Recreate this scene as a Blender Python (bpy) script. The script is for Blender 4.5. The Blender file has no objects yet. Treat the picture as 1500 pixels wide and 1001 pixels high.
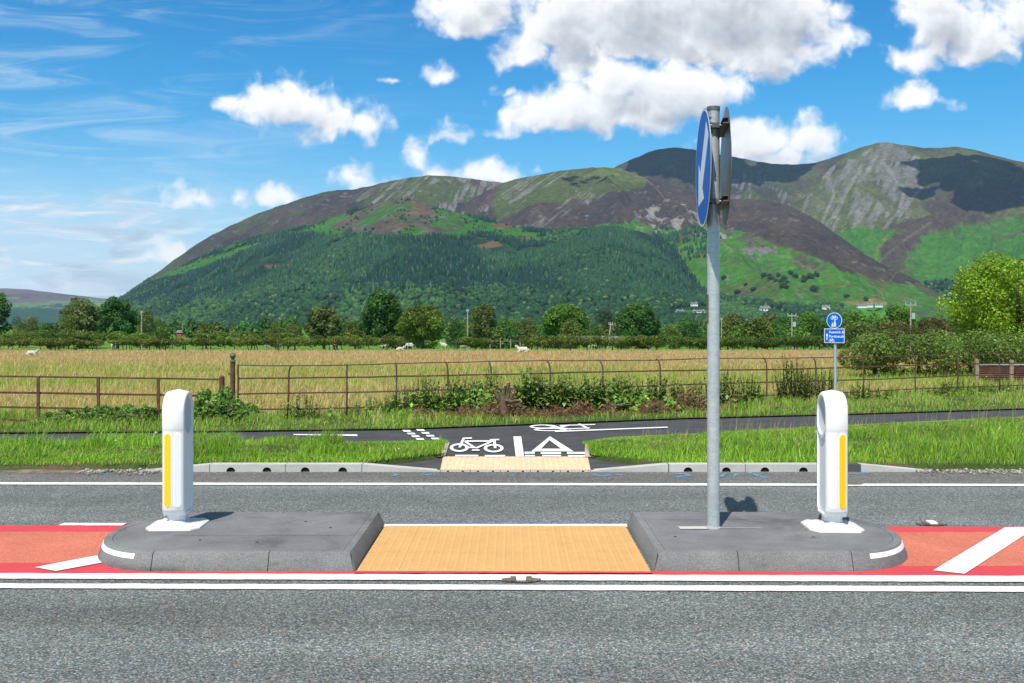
import bpy, bmesh, math, random
import numpy as np
from mathutils import Vector, Matrix

random.seed(7)
RNG = np.random.default_rng(7)
scene = bpy.context.scene
COL = scene.collection
PI = math.pi

# ---------------------------------------------------------------- survey of the place
# The camera stands at the origin, eye 1.75 m over the road, looking along +Y.
# F is its focal length in survey units; W / at / zat turn a survey sighting into metres.
F, EYE, HOR, CX = 1458.33, 1.75, 476.0, 750.0
def W(px, py, z=0.0):
    y = F * (EYE - z) / (py - HOR)
    return ((px - CX) / F * y, y, z)
def at(px, y, z=0.0):
    return ((px - CX) / F * y, y, z)
def zat(py, y):
    return EYE - (py - HOR) / F * y
SUN = Vector((-0.60, -1.66, 2.98)).normalized()

# ---------------------------------------------------------------- numpy noise
_perm = np.random.default_rng(11).random((8, 4096))
def vnoise(x, y, seed=0):
    x = np.asarray(x, float); y = np.asarray(y, float)
    xi = np.floor(x).astype(np.int64); yi = np.floor(y).astype(np.int64)
    xf = x - xi; yf = y - yi
    xf = xf * xf * xf * (xf * (xf * 6 - 15) + 10); yf = yf * yf * yf * (yf * (yf * 6 - 15) + 10)
    def h(a, b):
        return _perm[seed % 8][((a * 73856093) ^ (b * 19349663) ^ (seed * 83492791)) % 4096]
    return (h(xi, yi) * (1 - xf) + h(xi + 1, yi) * xf) * (1 - yf) + (h(xi, yi + 1) * (1 - xf) + h(xi + 1, yi + 1) * xf) * yf
def fbm(x, y, octaves=5, seed=0, gain=0.5):
    s = 0; a = 1; t = 0
    for o in range(octaves):
        s = s + a * vnoise(x * 2 ** o + 17.3 * o, y * 2 ** o - 9.1 * o, seed + o); t += a; a *= gain
    return s / t
def ridged(x, y, octaves=4, seed=0):
    s = 0; a = 1; t = 0
    for o in range(octaves):
        s = s + a * (1 - np.abs(2 * vnoise(x * 2 ** o + 5.3 * o, y * 2 ** o + 3.1 * o, seed + o) - 1)); t += a; a *= 0.5
    return s / t
def sstep(a, b, x):
    t = np.clip((x - a) / (b - a), 0, 1); return t * t * (3 - 2 * t)

# ---------------------------------------------------------------- object helpers
def raw_mesh(name, V, quads=None, tris=None, col=None, smooth=False):
    V = np.asarray(V, np.float32).reshape(-1, 3)
    q = np.zeros((0, 4), np.int32) if quads is None or len(quads) == 0 else np.asarray(quads, np.int32).reshape(-1, 4)
    t = np.zeros((0, 3), np.int32) if tris is None or len(tris) == 0 else np.asarray(tris, np.int32).reshape(-1, 3)
    me = bpy.data.meshes.new(name)
    me.vertices.add(len(V)); me.vertices.foreach_set('co', V.ravel())
    loops = np.concatenate([q.ravel(), t.ravel()]).astype(np.int32)
    me.loops.add(len(loops)); me.loops.foreach_set('vertex_index', loops)
    tot = np.concatenate([np.full(len(q), 4), np.full(len(t), 3)]).astype(np.int32)
    st = np.concatenate([[0], np.cumsum(tot)[:-1]]).astype(np.int32) if len(tot) else tot
    me.polygons.add(len(tot)); me.polygons.foreach_set('loop_start', st); me.polygons.foreach_set('loop_total', tot)
    if smooth: me.polygons.foreach_set('use_smooth', np.ones(len(tot), bool))
    if col is not None:
        a = me.attributes.new('col', 'FLOAT_COLOR', 'POINT')
        c = np.ones((len(V), 4), np.float32); c[:, :3] = np.asarray(col, np.float32).reshape(-1, 3)
        a.data.foreach_set('color', c.ravel())
    me.update(calc_edges=True); me.validate()
    return me
def link(name, me, m=None, parent=None, loc=None):
    o = bpy.data.objects.new(name, me); COL.objects.link(o)
    if m is not None and len(me.materials) == 0: me.materials.append(m)
    if parent is not None: o.parent = parent
    if loc is not None: o.location = loc
    return o
def tag(o, label=None, cat=None, group=None, kind=None):
    if label: o['label'] = label
    if cat: o['category'] = cat
    if group: o['group'] = group
    if kind: o['kind'] = kind
    return o
def empty(name, loc=(0, 0, 0), rz=0.0):
    o = bpy.data.objects.new(name, None); COL.objects.link(o)
    o.location = loc; o.rotation_euler = (0, 0, rz); o.empty_display_size = 0.2
    return o
def copy_tree(o, parent=None):
    c = o.copy(); COL.objects.link(c)
    if parent is not None: c.parent = parent
    for ch in list(o.children): copy_tree(ch, c)
    return c

class MB:
    """collects boxes, tubes and prisms of one part"""
    def __init__(s): s.V = []; s.Q = []; s.T = []; s.N = []; s.C = []; s.n = 0
    def add(s, V, Q=(), T=(), NG=(), c=None):
        b = s.n; V = [tuple(v) for v in V]; s.V += V; s.n += len(V)
        s.Q += [tuple(i + b for i in f) for f in Q]; s.T += [tuple(i + b for i in f) for f in T]
        s.N += [tuple(i + b for i in f) for f in NG]
        if c is not None: s.C += [tuple(c)] * len(V)
        return s
    def box(s, x0, x1, y0, y1, z0, z1, c=None):
        V = [(x, y, z) for x in (x0, x1) for y in (y0, y1) for z in (z0, z1)]
        return s.add(V, [(0, 1, 3, 2), (4, 6, 7, 5), (0, 4, 5, 1), (2, 3, 7, 6), (0, 2, 6, 4), (1, 5, 7, 3)], c=c)
    def prism(s, poly, z0, z1, c=None):
        n = len(poly); V = [(p[0], p[1], z0) for p in poly] + [(p[0], p[1], z1) for p in poly]
        return s.add(V, [(i, (i + 1) % n, (i + 1) % n + n, i + n) for i in range(n)], NG=[tuple(range(n - 1, -1, -1)), tuple(range(n, 2 * n))], c=c)
    def tube(s, P, R, k=8, cap=True, c=None):
        P = [Vector(p) for p in P]
        if not hasattr(R, '__len__'): R = [R] * len(P)
        V = []; up = Vector((0, 0, 1)); a = None
        for i, p in enumerate(P):
            d = (P[min(i + 1, len(P) - 1)] - P[max(i - 1, 0)]).normalized()
            if a is None: a = d.orthogonal().normalized()
            a = (a - d * a.dot(d)).normalized(); b = d.cross(a)
            V += [tuple(p + (a * math.cos(2 * PI * j / k) + b * math.sin(2 * PI * j / k)) * R[i]) for j in range(k)]
        n = len(P)
        Q = [(i * k + j, i * k + (j + 1) % k, (i + 1) * k + (j + 1) % k, (i + 1) * k + j) for i in range(n - 1) for j in range(k)]
        NG = [tuple(range(k - 1, -1, -1)), tuple(range((n - 1) * k, n * k))] if cap else []
        return s.add(V, Q, NG=NG, c=c)
    def ball(s, ctr, r, k=12, m=8, sc=(1, 1, 1), c=None):
        V = []
        for i in range(m + 1):
            th = PI * i / m
            for j in range(k):
                ph = 2 * PI * j / k
                V.append((ctr[0] + r * sc[0] * math.sin(th) * math.cos(ph), ctr[1] + r * sc[1] * math.sin(th) * math.sin(ph), ctr[2] + r * sc[2] * math.cos(th)))
        return s.add(V, [(i * k + j, (i + 1) * k + j, (i + 1) * k + (j + 1) % k, i * k + (j + 1) % k) for i in range(m) for j in range(k)], c=c)
    def build(s, name, m, parent=None, loc=None, smooth=False, bevel=0, seg=2):
        me = bpy.data.meshes.new(name)
        me.from_pydata(s.V, [], s.Q + s.T + s.N)
        if s.C and len(s.C) == len(s.V):
            a = me.attributes.new('col', 'FLOAT_COLOR', 'POINT')
            a.data.foreach_set('color', np.array([(*c, 1) for c in s.C], np.float32).ravel())
        bm = bmesh.new(); bm.from_mesh(me)
        bmesh.ops.remove_doubles(bm, verts=bm.verts, dist=1e-6)
        bmesh.ops.recalc_face_normals(bm, faces=bm.faces)
        if smooth:
            for f in bm.faces: f.smooth = True
        bm.to_mesh(me); bm.free()
        o = link(name, me, m, parent, loc)
        if smooth == 'auto': me.set_sharp_from_angle(angle=math.radians(40))
        if bevel:
            b = o.modifiers.new('bevel', 'BEVEL'); b.width = bevel; b.segments = seg; b.limit_method = 'ANGLE'; b.angle_limit = math.radians(35)
        return o

# ---------------------------------------------------------------- material helpers
class NT:
    def __init__(s, tree): s.t = tree
    def n(s, typ, ins=None, **kw):
        nd = s.t.nodes.new(typ)
        for k, v in kw.items(): setattr(nd, k, v)
        for k, v in (ins or {}).items():
            sk = nd.inputs[k]
            if isinstance(v, bpy.types.NodeSocket): s.t.links.new(v, sk)
            elif isinstance(v, bpy.types.Node): s.t.links.new(v.outputs[0], sk)
            else: sk.default_value = v
        return nd
    def ramp(s, fac, stops, interp='LINEAR'):
        nd = s.n('ShaderNodeValToRGB', {0: fac}); cr = nd.color_ramp; cr.interpolation = interp
        while len(cr.elements) < len(stops): cr.elements.new(0.5)
        for e, (p, c) in zip(cr.elements, stops): e.position = p; e.color = (*c, 1) if len(c) == 3 else c
        return nd.outputs[0]
    def math(s, op, a, b=0.0, c=0.0, clamp=False):
        return s.n('ShaderNodeMath', {0: a, 1: b, 2: c}, operation=op, use_clamp=clamp).outputs[0]
    def mix(s, fac, a, b, blend='MIX'):
        nd = s.n('ShaderNodeMix', data_type='RGBA', blend_type=blend)
        for i, v in ((0, fac), (6, a), (7, b)):
            if isinstance(v, bpy.types.NodeSocket): s.t.links.new(v, nd.inputs[i])
            else: nd.inputs[i].default_value = v if i == 0 else ((*v, 1) if len(v) == 3 else v)
        return nd.outputs[2]
    def noise(s, vec, scale, detail=5, rough=0.55, dist=0.0, dims='3D'):
        nd = s.n('ShaderNodeTexNoise', {'Scale': scale, 'Detail': detail, 'Roughness': rough, 'Distortion': dist}, noise_dimensions=dims)
        if vec is not None: s.t.links.new(vec, nd.inputs['Vector'])
        return nd.outputs[0]
def new_mat(name):
    m = bpy.data.materials.new(name); m.use_nodes = True
    t = NT(m.node_tree); b = m.node_tree.nodes['Principled BSDF']
    co = t.n('ShaderNodeTexCoord').outputs['Object']
    return m, t, b, co
def setc(t, b, c, rough=0.7, metal=0.0, spec=0.5):
    if isinstance(c, bpy.types.NodeSocket): t.t.links.new(c, b.inputs['Base Color'])
    else: b.inputs['Base Color'].default_value = (*c, 1)
    if isinstance(rough, bpy.types.NodeSocket): t.t.links.new(rough, b.inputs['Roughness'])
    else: b.inputs['Roughness'].default_value = rough
    b.inputs['Metallic'].default_value = metal; b.inputs['Specular IOR Level'].default_value = spec
def bump(t, b, h, strength=0.4, dist=0.01):
    nd = t.n('ShaderNodeBump', {'Strength': strength, 'Distance': dist, 'Height': h})
    t.t.links.new(nd.outputs[0], b.inputs['Normal'])
def noisy(name, stops, scale, rough=0.8, detail=6, metal=0.0, bmp=0.0, bscale=None, spec=0.5, fine=None):
    m, t, b, co = new_mat(name)
    f = t.noise(co, scale, detail, 0.6)
    c = t.ramp(f, stops)
    if fine:
        g = t.noise(co, fine, 3, 0.7)
        c = t.mix(0.55, c, t.ramp(g, [(0.3, (0.55, 0.55, 0.55)), (0.7, (1.45, 1.45, 1.45))]), 'MULTIPLY')
    setc(t, b, c, rough, metal, spec)
    if bmp: bump(t, b, t.noise(co, bscale or scale * 4, 5, 0.65), bmp)
    return m
def srgb(r, g, b):
    return tuple(((c / 255) / 12.92 if c / 255 <= 0.04045 else ((c / 255 + 0.055) / 1.055) ** 2.4) for c in (r, g, b))

M = {}
def leaf_mat(name, transl=0.35, rough=0.6, spec=0.25):
    m, t, b, co = new_mat(name)
    a = t.n('ShaderNodeAttribute', attribute_name='col').outputs['Color']
    setc(t, b, a, rough, 0, spec)
    if transl:
        tc = t.mix(1.0, a, (1.5, 1.6, 0.75), 'MULTIPLY')
        tr = t.n('ShaderNodeBsdfTranslucent', {'Color': tc})
        mx = t.n('ShaderNodeMixShader', {0: transl, 1: b.outputs[0], 2: tr.outputs[0]})
        t.t.links.new(mx.outputs[0], m.node_tree.nodes['Material Output'].inputs['Surface'])
    return m
M['leaf'] = leaf_mat('leaf', 0.3)
M['leaf_gloss'] = leaf_mat('weed_leaf', 0.3, 0.5, 0.28)
M['grass'] = leaf_mat('grass_blade', 0.35, 0.55, 0.3)
M['needle'] = leaf_mat('conifer_foliage', 0.0, 0.9, 0.1)

# asphalt with exposed chippings
def asphalt(name, tint, dark, light, scale, warm=0.05, patch=1.0):
    m, t, b, co = new_mat(name)
    v = t.n('ShaderNodeTexVoronoi', {'Vector': co, 'Scale': scale, 'Randomness': 1.0}, feature='F1')
    sep = t.n('ShaderNodeSeparateColor', {0: v.outputs['Color']})
    c = t.ramp(sep.outputs[0], [(0.0, tuple(dark * k for k in tint)), (0.45, tuple((dark + light) * 0.46 * k for k in tint)), (0.88, tuple(light * k for k in tint)), (1.0, tuple(light * 1.8 for k in tint))])
    wm = t.ramp(sep.outputs[1], [(0.90, (0, 0, 0)), (0.93, (1, 1, 1))])
    c = t.mix(t.math('MULTIPLY', wm, 0.75), c, (0.30, 0.20, 0.13))
    # bitumen between the stones
    gap = t.ramp(v.outputs['Distance'], [(0.42, (1, 1, 1)), (0.75, (0.35, 0.35, 0.37))])
    c = t.mix(0.8, c, gap, 'MULTIPLY')
    # wear along the lanes and random patches
    mp = t.n('ShaderNodeMapping', {'Vector': co, 'Scale': (0.08, 0.9, 1)})
    w = t.noise(mp.outputs[0], 1.6, 5, 0.6)
    c = t.mix(patch, c, t.ramp(w, [(0.25, (0.78, 0.76, 0.74)), (0.7, (1.18, 1.2, 1.22))]), 'MULTIPLY')
    w2 = t.noise(co, 0.9, 6, 0.65)
    c = t.mix(patch, c, t.ramp(w2, [(0.3, (0.86, 0.86, 0.86)), (0.7, (1.12, 1.12, 1.12))]), 'MULTIPLY')
    # polished wheel tracks and oil drips down the middle of each lane
    sx = t.n('ShaderNodeSeparateXYZ', {0: co}).outputs[1]; tr = t.math('SINE', t.math('MULTIPLY', t.math('ADD', sx, t.math('MULTIPLY', t.noise(co, 0.25, 3), 0.35)), 3.6))
    c = t.mix(0.6, c, t.ramp(tr, [(0.0, (0.90, 0.90, 0.91)), (1.0, (1.10, 1.10, 1.09))]), 'MULTIPLY')
    oil = t.ramp(t.noise(co, 5.5, 3, 0.5), [(0.70, (1, 1, 1)), (0.78, (0.72, 0.72, 0.73))]); c = t.mix(0.8, c, oil, 'MULTIPLY')
    setc(t, b, c, 0.75, 0, 0.35)
    bump(t, b, v.outputs['Distance'], 0.5, 0.004)
    b.inputs['Normal'].links[0].from_node.invert = True
    return m
M['asphalt'] = asphalt('chipped_asphalt', (0.91, 1.04, 1.02), 0.074, 0.245, 98)
M['asphalt_edge'] = asphalt('edge_asphalt', (1.03, 1.02, 0.95), 0.065, 0.22, 95)
M['tarmac'] = noisy('path_tarmac', [(0.3, (0.032, 0.032, 0.034)), (0.7, (0.066, 0.066, 0.069))], 2.5, 0.8, bmp=0.5, bscale=120, fine=90)
M['dirt'] = noisy('dirt', [(0.3, (0.085, 0.075, 0.055)), (0.5, (0.15, 0.12, 0.09)), (0.7, (0.25, 0.205, 0.16))], 7, 0.95, bmp=0.9, bscale=25, fine=45)

def paint(name, col, wear=0.5, under=(0.10, 0.10, 0.105), scale=60):
    m, t, b, co = new_mat(name)
    f = t.noise(co, scale, 4, 0.7); g = t.noise(co, 3.0, 5, 0.65)
    k = t.math('ADD', t.math('MULTIPLY', f, 0.7), t.math('MULTIPLY', g, 0.5))
    msk = t.ramp(k, [(0.36 + 0.10 * (1 - wear) - 0.10, (1, 1, 1)), (0.42 + 0.10 * wear - 0.10, (0, 0, 0))])
    c = t.mix(t.ramp(g, [(0.3, (0, 0, 0)), (0.7, (1, 1, 1))]), tuple(0.88 * x for x in col), tuple(min(1, 1.05 * x) for x in col))
    c = t.mix(t.math('MULTIPLY', msk, wear), c, under)
    setc(t, b, c, 0.65, 0, 0.35); bump(t, b, f, 0.25, 0.003)
    return m
M['white_paint'] = paint('white_road_paint', (0.74, 0.74, 0.73), 0.75)
M['fresh_white'] = paint('fresh_white_paint', (0.80, 0.80, 0.80), 0.25)
M['red_paint'] = paint('crimson_road_surface', (0.56, 0.052, 0.062), 0.6, (0.40, 0.11, 0.09), 40)
M['orange_surf'] = None
def worn_red():
    m, t, b, co = new_mat('faded_red_surface')
    f = t.noise(co, 55, 4, 0.7); g = t.noise(co, 1.6, 6, 0.7); mp = t.n('ShaderNodeMapping', {'Vector': co, 'Scale': (0.25, 3, 1)})
    w = t.noise(mp.outputs[0], 2.0, 5, 0.6)
    c = t.ramp(f, [(0.3, (0.36, 0.095, 0.06)), (0.55, (0.56, 0.165, 0.105)), (0.8, (0.62, 0.25, 0.17))])
    c = t.mix(0.8, c, t.ramp(g, [(0.25, (0.75, 0.72, 0.7)), (0.75, (1.15, 1.18, 1.2))]), 'MULTIPLY')
    c = t.mix(t.math('MULTIPLY', t.ramp(w, [(0.55, (0, 0, 0)), (0.75, (1, 1, 1))]), 0.35), c, (0.30, 0.13, 0.09))
    setc(t, b, c, 0.8, 0, 0.3); bump(t, b, f, 0.5, 0.004)
    return m
M['worn_red'] = worn_red()
def tactile(name, c0, c1, stain, samt):
    m, t, b, co = new_mat(name)
    g = t.noise(co, 2.2, 6, 0.65); f = t.noise(co, 45, 4, 0.7)
    c = t.mix(g, c0, c1)
    c = t.mix(0.4, c, t.ramp(f, [(0.3, (0.78, 0.78, 0.78)), (0.7, (1.15, 1.15, 1.15))]), 'MULTIPLY')
    mp = t.n('ShaderNodeMapping', {'Vector': co, 'Scale': (1.6, 1.4, 1)})
    st = t.noise(mp.outputs[0], 4.0, 7, 0.78)
    c = t.mix(t.math('MULTIPLY', t.ramp(st, [(0.52, (0, 0, 0)), (0.68, (1, 1, 1))]), samt), c, stain)
    # joints between 400 mm slabs
    br = t.n('ShaderNodeTexBrick', {'Vector': co, 'Scale': 1.0, 'Mortar Size': 0.004, 'Brick Width': 0.4, 'Row Height': 0.4, 'Color1': (1, 1, 1, 1), 'Color2': (0.94, 0.94, 0.94, 1), 'Mortar': (0.72, 0.7, 0.68, 1)}, offset=0.0)
    c = t.mix(0.35, c, br.outputs[0], 'MULTIPLY')
    setc(t, b, c, 0.75, 0, 0.3); bump(t, b, f, 0.3, 0.003)
    return m
M['tactile'] = tactile('buff_tactile', (0.52, 0.30, 0.105), (0.60, 0.36, 0.145), (0.36, 0.21, 0.11), 0.3)
M['tactile_pale'] = tactile('pale_buff_tactile', (0.64, 0.46, 0.29), (0.72, 0.55, 0.38), (0.58, 0.35, 0.15), 0.9)

def concrete(name, lo, hi, speck=0.5, stain=0.6, fs=130):
    m, t, b, co = new_mat(name)
    g = t.noise(co, 2.4, 7, 0.65); f = t.noise(co, fs, 3, 0.7)
    c = t.ramp(g, [(0.3, lo), (0.7, hi)])
    c = t.mix(speck, c, t.ramp(f, [(0.28, (0.5, 0.5, 0.5)), (0.5, (1, 1, 1)), (0.74, (1.75, 1.75, 1.72))]), 'MULTIPLY')
    mp = t.n('ShaderNodeMapping', {'Vector': co, 'Scale': (1.0, 1.0, 4.0)})
    s2 = t.noise(mp.outputs[0], 1.3, 6, 0.7, 0.6)
    c = t.mix(stain, c, t.ramp(s2, [(0.32, (0.5, 0.49, 0.48)), (0.46, (1, 1, 1)), (0.75, (1.16, 1.16, 1.16))]), 'MULTIPLY')
    setc(t, b, c, 0.82, 0, 0.3); bump(t, b, f, 0.35, 0.003)
    return m
M['island_top'] = concrete('island_top_concrete', (0.118, 0.122, 0.129), (0.185, 0.189, 0.197), 0.5, 0.75)
M['island_kerb'] = concrete('island_kerb_concrete', (0.13, 0.134, 0.137), (0.195, 0.199, 0.202), 0.75, 0.75, 120)
M['kerb'] = concrete('pale_kerb_concrete', (0.40, 0.39, 0.37), (0.52, 0.51, 0.485), 0.25, 0.35)
M['kerb_dark'] = concrete('dark_kerb_stone', (0.06, 0.062, 0.068), (0.10, 0.10, 0.105), 0.3, 0.4)
M['edging'] = concrete('path_edging', (0.38, 0.32, 0.26), (0.52, 0.46, 0.40), 0.4, 0.4)
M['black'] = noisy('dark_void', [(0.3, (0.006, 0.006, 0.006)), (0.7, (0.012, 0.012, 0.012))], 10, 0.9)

def plastic(name, c, rough=0.35, var=0.06, spec=0.5):
    m, t, b, co = new_mat(name)
    g = t.noise(co, 5, 5, 0.6)
    cc = t.mix(g, tuple(x * (1 - var) for x in c), tuple(min(1, x * (1 + var)) for x in c))
    mp = t.n('ShaderNodeMapping', {'Vector': co, 'Scale': (9, 9, 1.2)})
    d = t.noise(mp.outputs[0], 3, 6, 0.7)
    cc = t.mix(t.math('MULTIPLY', t.ramp(d, [(0.55, (0, 0, 0)), (0.8, (1, 1, 1))]), 0.18), cc, tuple(x * 0.72 for x in c))
    setc(t, b, cc, t.math('ADD', t.math('MULTIPLY', d, 0.25), rough - 0.1), 0, spec)
    return m
M['bollard'] = plastic('white_bollard_plastic', (0.84, 0.825, 0.81))
M['bollard_foot'] = plastic('bollard_foot_plastic', (0.60, 0.595, 0.59), 0.5, 0.12)
M['bollard_dish'] = plastic('dish_plastic', (0.52, 0.515, 0.53), 0.5)
M['yellow'] = plastic('yellow_reflector', (0.90, 0.57, 0.004), 0.3, 0.03)
M['white_refl'] = plastic('white_reflector', (0.86, 0.85, 0.84), 0.35, 0.02)
M['sign_blue'] = plastic('sign_blue', (0.003, 0.105, 0.50), 0.42, 0.05, 0.15)
M['sign_blue2'] = plastic('small_sign_blue', (0.004, 0.125, 0.62), 0.40, 0.04, 0.15)
M['sign_white'] = plastic('sign_white', (0.80, 0.82, 0.84), 0.35, 0.02)
def galv(name, lo, hi, rough=0.42):
    m, t, b, co = new_mat(name)
    v = t.n('ShaderNodeTexVoronoi', {'Vector': co, 'Scale': 60.0}); g = t.noise(co, 6, 6, 0.7)
    mp = t.n('ShaderNodeMapping', {'Vector': co, 'Scale': (6, 6, 40)}); r = t.noise(mp.outputs[0], 1.0, 4, 0.6)
    c = t.ramp(t.math('ADD', t.math('MULTIPLY', g, 0.6), t.math('MULTIPLY', r, 0.4)), [(0.3, lo), (0.7, hi)])
    sp = t.n('ShaderNodeSeparateColor', {0: v.outputs['Color']}).outputs[0]
    c = t.mix(0.35, c, t.ramp(sp, [(0, (0.75, 0.75, 0.75)), (1, (1.2, 1.2, 1.2))]), 'MULTIPLY')
    setc(t, b, c, rough, 0.3, 0.5); bump(t, b, r, 0.1, 0.002)
    return m
M['galv'] = galv('galvanised_steel', (0.38, 0.41, 0.42), (0.56, 0.59, 0.60))
M['galv_back'] = galv('sign_back_aluminium', (0.11, 0.113, 0.11), (0.20, 0.203, 0.197), 0.35)
M['galv_dark'] = galv('bracket_steel', (0.09, 0.095, 0.10), (0.18, 0.18, 0.185), 0.5)
M['rust'] = noisy('rusty_iron', [(0.25, (0.045, 0.022, 0.016)), (0.5, (0.115, 0.048, 0.030)), (0.75, (0.19, 0.085, 0.05))], 9, 0.85, bmp=0.4, bscale=60)
M['rust_green'] = noisy('flaking_green_iron', [(0.34, (0.075, 0.036, 0.028)), (0.52, (0.13, 0.062, 0.045)), (0.60, (0.055, 0.10, 0.075)), (0.8, (0.09, 0.15, 0.115))], 4, 0.8, bmp=0.4, bscale=60)
M['green_iron'] = noisy('green_painted_iron', [(0.3, (0.045, 0.075, 0.045)), (0.55, (0.09, 0.14, 0.095)), (0.75, (0.12, 0.06, 0.035))], 14, 0.6, bmp=0.3)
M['old_wood'] = noisy('weathered_wood', [(0.3, (0.16, 0.12, 0.085)), (0.7, (0.36, 0.29, 0.22))], 8, 0.9, bmp=0.4)
M['pole_wood'] = noisy('grey_pole_wood', [(0.3, (0.26, 0.22, 0.19)), (0.7, (0.42, 0.37, 0.33))], 3, 0.9)
M['bark'] = noisy('bark', [(0.3, (0.055, 0.042, 0.03)), (0.7, (0.15, 0.115, 0.085))], 4, 0.95, bmp=0.7)
M['stump_bark'] = noisy('stump_bark', [(0.3, (0.055, 0.036, 0.024)), (0.7, (0.17, 0.115, 0.075))], 14, 0.95, bmp=0.8)
M['cut'] = noisy('fresh_cut_wood', [(0.3, (0.55, 0.17, 0.05)), (0.7, (0.72, 0.33, 0.13))], 20, 0.8)
M['stone'] = noisy('dry_stone', [(0.3, (0.20, 0.18, 0.17)), (0.7, (0.42, 0.39, 0.36))], 3, 0.9, bmp=0.9)
M['wool'] = noisy('wool', [(0.3, (0.40, 0.36, 0.30)), (0.7, (0.60, 0.55, 0.47))], 7, 0.95, bmp=0.8, bscale=14)
M['render'] = noisy('white_render', [(0.3, (0.66, 0.65, 0.63)), (0.7, (0.8, 0.79, 0.77))], 0.4, 0.8)
M['slate'] = noisy('slate_roof', [(0.3, (0.10, 0.105, 0.115)), (0.7, (0.19, 0.195, 0.20))], 0.6, 0.6)
M['red_wood'] = noisy('red_boards', [(0.3, (0.28, 0.06, 0.04)), (0.7, (0.42, 0.10, 0.065))], 2, 0.8)
M['glass'] = noisy('window_glass', [(0.3, (0.02, 0.024, 0.03)), (0.7, (0.05, 0.055, 0.06))], 0.8, 0.12)
M['blue_spray'] = noisy('blue_spray_paint', [(0.35, (0.10, 0.115, 0.12)), (0.48, (0.03, 0.30, 0.62)), (0.7, (0.05, 0.42, 0.75))], 9, 0.8, fine=60)
M['cast_iron'] = noisy('rusty_cast_iron', [(0.35, (0.09, 0.085, 0.085)), (0.6, (0.17, 0.12, 0.09)), (0.8, (0.28, 0.16, 0.10))], 14, 0.7, bmp=0.3)
# ================================================================ road, path and their markings
def sheet(name, poly, z, m, parent=None, z2=None):
    """a flat sheet from survey or world corners"""
    V = [(p[0], p[1], z if len(p) < 3 else p[2]) for p in poly]
    me = bpy.data.meshes.new(name); me.from_pydata(V, [], [tuple(range(len(V)))])
    bm = bmesh.new(); bm.from_mesh(me)
    bmesh.ops.recalc_face_normals(bm, faces=bm.faces)
    for f in bm.faces:
        if f.normal.z < 0: f.normal_flip()
    bm.to_mesh(me); bm.free()
    return link(name, me, m, parent)
def wl(p, q, x, z):
    a, b = W(*p, z), W(*q, z); k = (x - a[0]) / (b[0] - a[0]); return a[1] + (b[1] - a[1]) * k
def band(name, top, bot, x0, x1, z, m, parent):
    n = int(min(1600, (x1 - x0) / .03)) + 2; V = []; Q = []; xx = np.linspace(x0, x1, n + 1)
    if x1 - x0 > 20:
        q = np.linspace(-1, 1, n + 1); xx = (np.sign(q) * (abs(q) * .22 + .78 * abs(q) ** 4)) * (x1 - x0) / 2 + (x1 + x0) / 2
    j1, j2 = [.018 * (fbm(xx * 9, xx * 0 + k, 4, int(abs(z) * 999) % 7, .7) - .5) for k in (1, 5)]
    for i, x in enumerate(xx):
        V += [(x, wl(*bot, x, z) + j1[i], z), (x, wl(*top, x, z) + j2[i], z)]
    Q = [(2 * i, 2 * i + 2, 2 * i + 3, 2 * i + 1) for i in range(n)]
    return link(name, raw_mesh(name, V, Q), m, parent)

KERB_Y = 11.82
road = tag(sheet('road', [(-70, -8), (70, -8), (70, KERB_Y + 0.3), (-70, KERB_Y + 0.3)], 0, M['asphalt']), kind='structure')
ground = tag(sheet('ground', [(-9000, -400), (9000, -400), (9000, 12000), (-9000, 12000)], -0.06, None), kind='structure')
band('road_margin', ((0, 690.5), (1500, 690.5)), ((0, 708.5), (1500, 710.5)), -70, 70, 0.004, M['asphalt_edge'], road)
band('edge_line', ((0, 706.6), (1500, 709.0)), ((0, 709.8), (1500, 712.2)), -70, 70, 0.008, M['white_paint'], road)
band('lane_line', ((0, 839.5), (1500, 843.5)), ((0, 847.5), (1500, 852.5)), -70, 70, 0.008, M['white_paint'], road)
band('lane_line', ((0, 854.5), (1500, 859.0)), ((0, 861.5), (1500, 867.0)), -70, 70, 0.008, M['white_paint'], road)
xw = W(185, 768)[0]
band('lane_line', ((0, 765.8), (1500, 769.5)), ((0, 769.4), (1500, 773.3)), W(92, 768)[0], xw, 0.008, M['white_paint'], road)
band('lane_line', ((550, 768.0), (930, 767.6)), ((550, 772.2), (930, 771.8)), W(562, 770)[0], W(919, 770)[0], 0.008, M['white_paint'], road)
# red surfacing either side of the refuge: a worn middle between crimson borders
for x0, x1, t0, t1, t2, t3 in ((-70, -2.55, 769.6, 779, 825, 840.5), (2.45, 70, 771.0, 779.5, 829.5, 843.0)):
    band('red_surfacing', ((0, t0), (1500, t0 + .6)), ((0, t1), (1500, t1)), x0, x1, 0.004, M['red_paint'], road)
    band('red_surfacing', ((0, t1), (1500, t1)), ((0, t2), (1500, t2)), x0, x1, 0.005, M['worn_red'], road)
    band('red_surfacing', ((0, t2), (1500, t2)), ((0, t3), (1500, t3)), x0, x1, 0.004, M['red_paint'], road)
band('red_surfacing', ((0, 835.5), (1500, 836.5)), ((0, 839.5), (1500, 843.5)), -2.55, 2.45, 0.003, M['red_paint'], road)
for pts in ([(51, 831), (82, 836.5), (172, 820), (140, 814)], [(1367, 835.5), (1413, 840.5), (1519, 771.8), (1472, 772.6)]):
    sheet('hatch_stripe', [W(*p, 0.010) for p in pts], 0.010, M['white_paint'], road)
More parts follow.
